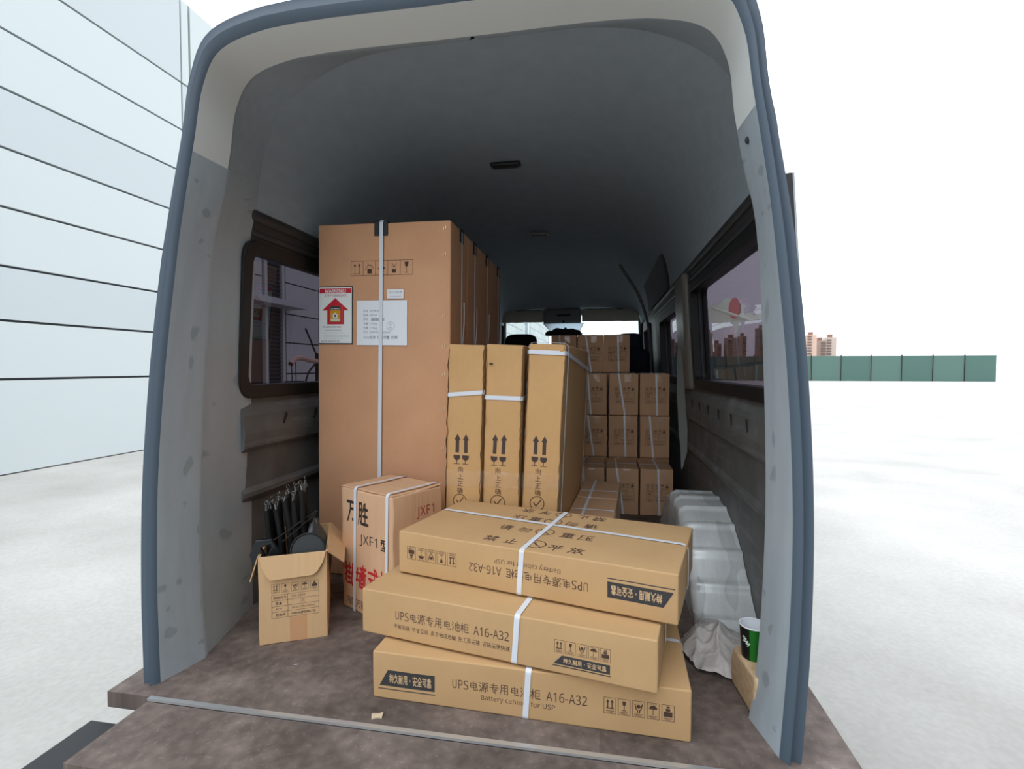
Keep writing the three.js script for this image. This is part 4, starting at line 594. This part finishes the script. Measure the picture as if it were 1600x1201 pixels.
// ---------- opened carton with cables by the side wall ----------
{
  const deg = 27.4, a = deg * R, c0 = [-0.989, 1.332], w = 0.19, h = 0.262, d = 0.3;
  const at = (s, q) => [c0[0] + s * Math.cos(a) - q * Math.sin(a), c0[1] + s * Math.sin(a) + q * Math.cos(a)];
  const [cx, cz] = at(w / 2, d / 2), o = thing('open_carton', 'opened carton with folded-out flaps, filled with black cables', 'carton', cx, 0, cz, deg);
  const mO = cardMat(grainMap([218, 180, 135], { s: 41, stripe: 2 })), mIn = mO, tk = 0.004;
  const fr = battSheet(43, [218, 180, 135], true);
  part(o, 'front_panel', cartonGeo(w, h, tk, { r: 0.0015, amp: 0.002, s: 44 }).translate(0, 0, d / 2 - tk / 2), [mO, mO, mO, mO, cardMat(fr), mIn]);
  part(o, 'back_panel', cartonGeo(w, h, tk, { r: 0.0015, amp: 0.002, s: 45 }).translate(0, 0, -d / 2 + tk / 2), mO); for (const s of [-1, 1]) part(o, 'side_panel', cartonGeo(tk, h, d - 2 * tk, { r: 0.0015, amp: 0.002, s: 46 + s }).translate(s * (w / 2 - tk / 2), 0, 0), mO); part(o, 'base_panel', box(w - 0.01, 0.004, d - 0.01, 0, 0.004, 0), mIn);
  // front flap folded down over the front, trapezoid
  const trap = new THREE.Shape([[-0.092, 0], [0.092, 0], [0.084, -0.03], [0.068, -0.056], [0.055, -0.065], [-0.06, -0.068], [-0.072, -0.055], [-0.084, -0.03]].map((p) => new THREE.Vector2(...p)));
  const ff = new THREE.ExtrudeGeometry(trap, { depth: 0.003, bevelEnabled: true, bevelSize: 0.001, bevelThickness: 0.0008, bevelSegments: 1 }); ff.rotateX(-0.16); ff.translate(0, h + 0.002, d / 2 + 0.002); part(o, 'front_flap', ff, mO);
  const sf = new THREE.Shape([[-d / 2, 0], [d / 2, 0], [d / 2 - 0.008, -0.075], [-d / 2 + 0.03, -0.07]].map((p) => new THREE.Vector2(...p))), sg = () => new THREE.ExtrudeGeometry(sf, { depth: 0.003, bevelEnabled: false });
  const r1 = sg(); r1.rotateX(-0.75); r1.rotateY(Math.PI / 2); r1.translate(w / 2, h, 0); part(o, 'side_flap', r1, mO); const r2 = sg(); r2.rotateX(-0.3); r2.rotateY(-Math.PI / 2); r2.translate(-w / 2, h, 0); part(o, 'side_flap', r2, mO);
  // cables standing in it, each with a ring lug
  const mC = std('#0d0e0e', 0.75), mL = std('#7b7d7c', 0.4, { metalness: 1 });
  const tips = [];
  for (let i = 0; i < 20; i++) { const a = i % 5, b = Math.floor(i / 5); tips.push([0.004 + 0.0262 * a + 0.006 * rnd(), 0.125 + 0.036 * b + 0.006 * rnd(), 0.345 + 0.013 * a + 0.03 * rnd()]); }
  tips.forEach(([s, q, y], i) => {
    const [bx, bz] = at(s + 0.026, q + 0.004), [tx, tz] = at(s, q), k = thing('battery_cable', 'black battery cable with bright ring lug standing in the opened carton', 'cable', bx, 0.012, bz, 0, 'battery cables in the opened carton');
    const dx = tx - bx, dz = tz - bz; part(k, 'sheath', tube([[0, 0, 0], [dx * 0.2, y * 0.3, -dz * 0.2 + 0.01], [dx * 0.7 + 0.008 * Math.sin(i), y * 0.7, -dz * 0.7], [dx, y - 0.012, -dz]], 0.0082, 20, 8), mC);
    part(k, 'ring_lug', mergeGeometries([new THREE.CylinderGeometry(0.004, 0.006, 0.02, 8).toNonIndexed(), new THREE.TorusGeometry(0.0062, 0.0018, 6, 14).translate(0, 0.017, 0).toNonIndexed()]).rotateY(i * 1.1).rotateZ(0.3 * Math.sin(i * 2)).translate(dx, y - 0.006, -dz), mL, 'bright metal ring lug');
  });
  // a loose lead lying across, a plastic bag, a round lid and a black handle
  { const [x, z] = at(0.1, 0.06), o2 = thing('loose_lead', 'thin black lead crossing above the cables in the opened carton', 'lead', x, 0.28, z); const q = (s, e, y) => { const [u, v] = at(s, e); return [u - x, y - 0.28, -(v - z)]; }; part(o2, 'wire', tube([q(0.02, 0.05, 0.285), q(0.07, 0.1, 0.305), q(0.12, 0.14, 0.33), q(0.155, 0.17, 0.345), q(0.12, 0.13, 0.318), q(0.06, 0.06, 0.285)], 0.003, 40, 6), std('#2a2b2c', 0.25)); }
  { const [x, z] = at(0.15, 0.12), o2 = thing('plastic_bag', 'dark grey plastic bag peaked in the opened carton beside the cables', 'bag', x, 0.1, z); const g = new THREE.SphereGeometry(1, 48, 32), p = g.attributes.position; for (let i = 0; i < p.count; i++) { const u = p.getX(i), v = p.getY(i), t = p.getZ(i), k = 1 + 0.12 * fbm(u * 3, v * 2, t * 3), nar = 1 - 0.62 * Math.max(0, v); p.setXYZ(i, u * 0.036 * k * nar, 0.11 + v * 0.125 * (1 + 0.1 * n3(u * 3, 2, t * 3)), t * 0.08 * k * nar); } g.computeVertexNormals(); part(o2, 'film', g, std('#3c4042', 0.35)); }
  { const [x, z] = at(0.135, 0.028), o2 = thing('round_lid', 'round dark grey lid wedged in the opened carton', 'lid', x, 0.2, z, deg); part(o2, 'disc', new THREE.CylinderGeometry(0.048, 0.05, 0.014, 40).rotateX(Math.PI / 2 - 0.25).translate(0, 0.062, 0), std('#33383a', 0.4)); part(o2, 'rim', new THREE.TorusGeometry(0.049, 0.003, 8, 40).rotateX(-0.25).translate(0, 0.064, 0.007), mBlack); }
  { const [x, z] = at(0.02, 0.05), o2 = thing('tool_handle', 'black tool with a triangular grip hole at the edge of the opened carton', 'tool', x, 0.2, z, deg); const s = new THREE.Shape([[-0.03, 0.0], [0.022, 0.0], [0.032, 0.06], [0.01, 0.1], [-0.03, 0.1], [-0.045, 0.06]].map((p) => new THREE.Vector2(...p))); s.holes.push(new THREE.Path([[-0.022, 0.082], [0.012, 0.09], [0.014, 0.075], [-0.004, 0.045]].map((p) => new THREE.Vector2(...p)))); part(o2, 'grip', new THREE.ExtrudeGeometry(s, { depth: 0.012, bevelEnabled: true, bevelSize: 0.003, bevelThickness: 0.003 }), std('#1b2024', 0.3)); part(o2, 'shaft', new THREE.CylinderGeometry(0.012, 0.012, 0.16, 12).translate(0, -0.06, 0.006), mBlack); }
}

// ---------- things by the wheel arch ----------
{ // rag draped on the floor and the foot of the arch
  const o = thing('grey_rag', 'crumpled grey rag on the foot of the wheel arch', 'rag', 0.335, 0, 1.51), n = 56, top = [], bot = [];
  for (let j = 0; j <= n; j++) { const r1 = [], r2 = []; for (let i = 0; i <= n; i++) {
    let u = i / n * 2 - 1, v = j / n * 2 - 1; const du = u * Math.sqrt(1 - v * v / 2), dv = v * Math.sqrt(1 - u * u / 2), rr = Math.hypot(du, dv), an = Math.atan2(dv, du), edge = 1 + 0.16 * n3(Math.cos(an) * 1.6, Math.sin(an) * 1.6, 4) + 0.05 * n3(Math.cos(an) * 6, Math.sin(an) * 6, 1);
    const x = du * 0.112 * edge, z = dv * 0.118 * edge, Z = 1.5 - z, base = Z > 1.56 ? Math.min(0.2, (Z - 1.56) * 0.6) : 0;
    const P1 = x * 0.82 + z * 0.57 + 0.02 * n3(x * 14, z * 14, 7), Q1 = z * 0.82 - x * 0.57, rid = (q) => Math.pow(Math.max(0, 1 - Math.abs(q)), 2), fold = 0.032 * rid(n3(P1 * 15, Q1 * 6, 2) * 1.7) + 0.015 * rid(n3(Q1 * 24, P1 * 15, 5) * 1.9) + 0.003 * n3(x * 90, z * 90, 3), y = base + 0.006 + (1 - rr * rr) * 0.05 + fold * (1 - 0.6 * rr * rr);
    r1.push([x, y, z]); r2.push([x, y - 0.004, z]); } top.push(r1); bot.push(r2); }
  const m = std('#ffffff', 0.95, { side: THREE.DoubleSide }); m.map = noiseTex(256, 256, (u, v) => { const a = 14 * fbm(u * 6, v * 6, 2) + 12 * (rnd() - 0.5), d = fbm(u * 4, v * 4, 8) > 0.25 ? -14 : 0; return [192 + a + d, 187 + a + d, 183 + a + d]; });
  part(o, 'cloth', loft(top.reverse()), m);
}
{ // foam block with the cup on it
  const o = thing('foam_block', 'worn yellowish block under the green cup beside the pillar', 'block', 0.386, 0, 1.318, 6); const m = std('#ffffff', 0.9); m.map = noiseTex(256, 256, (u, v) => { const a = 18 * fbm(u * 6, v * 6, 3) + 10 * (rnd() - 0.5); return [200 + a, 172 + a, 136 + a]; });
  part(o, 'block_body', cartonGeo(0.085, 0.1, 0.15, { r: 0.008, amp: 0.007, freq: 14, s: 51 }), m);
}
{
  const o = thing('paper_cup', 'green and black paper cup with white inside standing on the foam block', 'cup', 0.375, 0.1015, 1.335);
  const tex = sheet(0.2, 0.085, 3000, [18, 112, 26], (t) => { t.rect(0, 0, 0.03, 0.085, '#101513'); t.rect(0.085, 0, 0.115, 0.085, '#101513'); t.c.fillStyle = '#1c7d22'; t.c.beginPath(); t.c.ellipse(t.X(0.085), t.Y(0.02), t.kx * 0.022, t.ky * 0.05, 0, 0, 7); t.c.fill();
    const wv = (x, y, s, r) => t.at(x, y, (c) => { c.strokeStyle = '#dcefe2'; c.lineWidth = 0.0022; c.beginPath(); for (let i = 0; i <= 30; i++) { const k = i / 30; c[i ? 'lineTo' : 'moveTo'](k * s, 0.004 * Math.sin(k * 19) - 0.002 * Math.cos(k * 8)); } c.stroke(); }, { turn: r }); wv(0.052, 0.03, 0.032, -18); wv(0.054, 0.022, 0.026, -18); wv(0.012, 0.06, 0.026, 60); wv(0.016, 0.058, 0.02, 55); wv(0.13, 0.04, 0.03, -10); }, { grain: 3, fibre: 1, s: 52 });
  const g = new THREE.CylinderGeometry(0.0325, 0.026, 0.082, 48, 1, true).translate(0, 0.041, 0); g.rotateY(-1.5); part(o, 'printed_wall', g, cardMat(tex, { roughness: 0.4 }));
  part(o, 'inner_wall', mergeGeometries([new THREE.CylinderGeometry(0.0315, 0.025, 0.08, 40, 1, true).translate(0, 0.042, 0), new THREE.CylinderGeometry(0.025, 0.025, 0.002, 40).translate(0, 0.004, 0)]), std('#eef1f6', 0.6, { side: THREE.DoubleSide }), 'white inside'); part(o, 'rim', new THREE.TorusGeometry(0.0325, 0.0016, 8, 48).rotateX(Math.PI / 2).translate(0, 0.082, 0), std('#eef1f6', 0.5));
}
{ const o = thing('cardboard_scrap', 'pale scrap of board on the floor before the bottom flat carton', 'scrap', -0.515, 0.0005, 1.105, 20); const g = cartonGeo(0.024, 0.004, 0.018, { r: 0.0012, amp: 0.004, freq: 60, s: 55 }); part(o, 'scrap_piece', g, std('#c9b79a', 0.9)); }
{ const o = thing('wire_scrap', 'tiny bright scrap of wire on the brown floor', 'wire', -0.83, 0.002, 1.26, 0); part(o, 'strand', tube([[0, 0, 0], [0.004, 0.002, 0.001], [0.009, 0.001, -0.002]], 0.0012, 8, 5), mStrap); }

renderer.render(scene, camera);
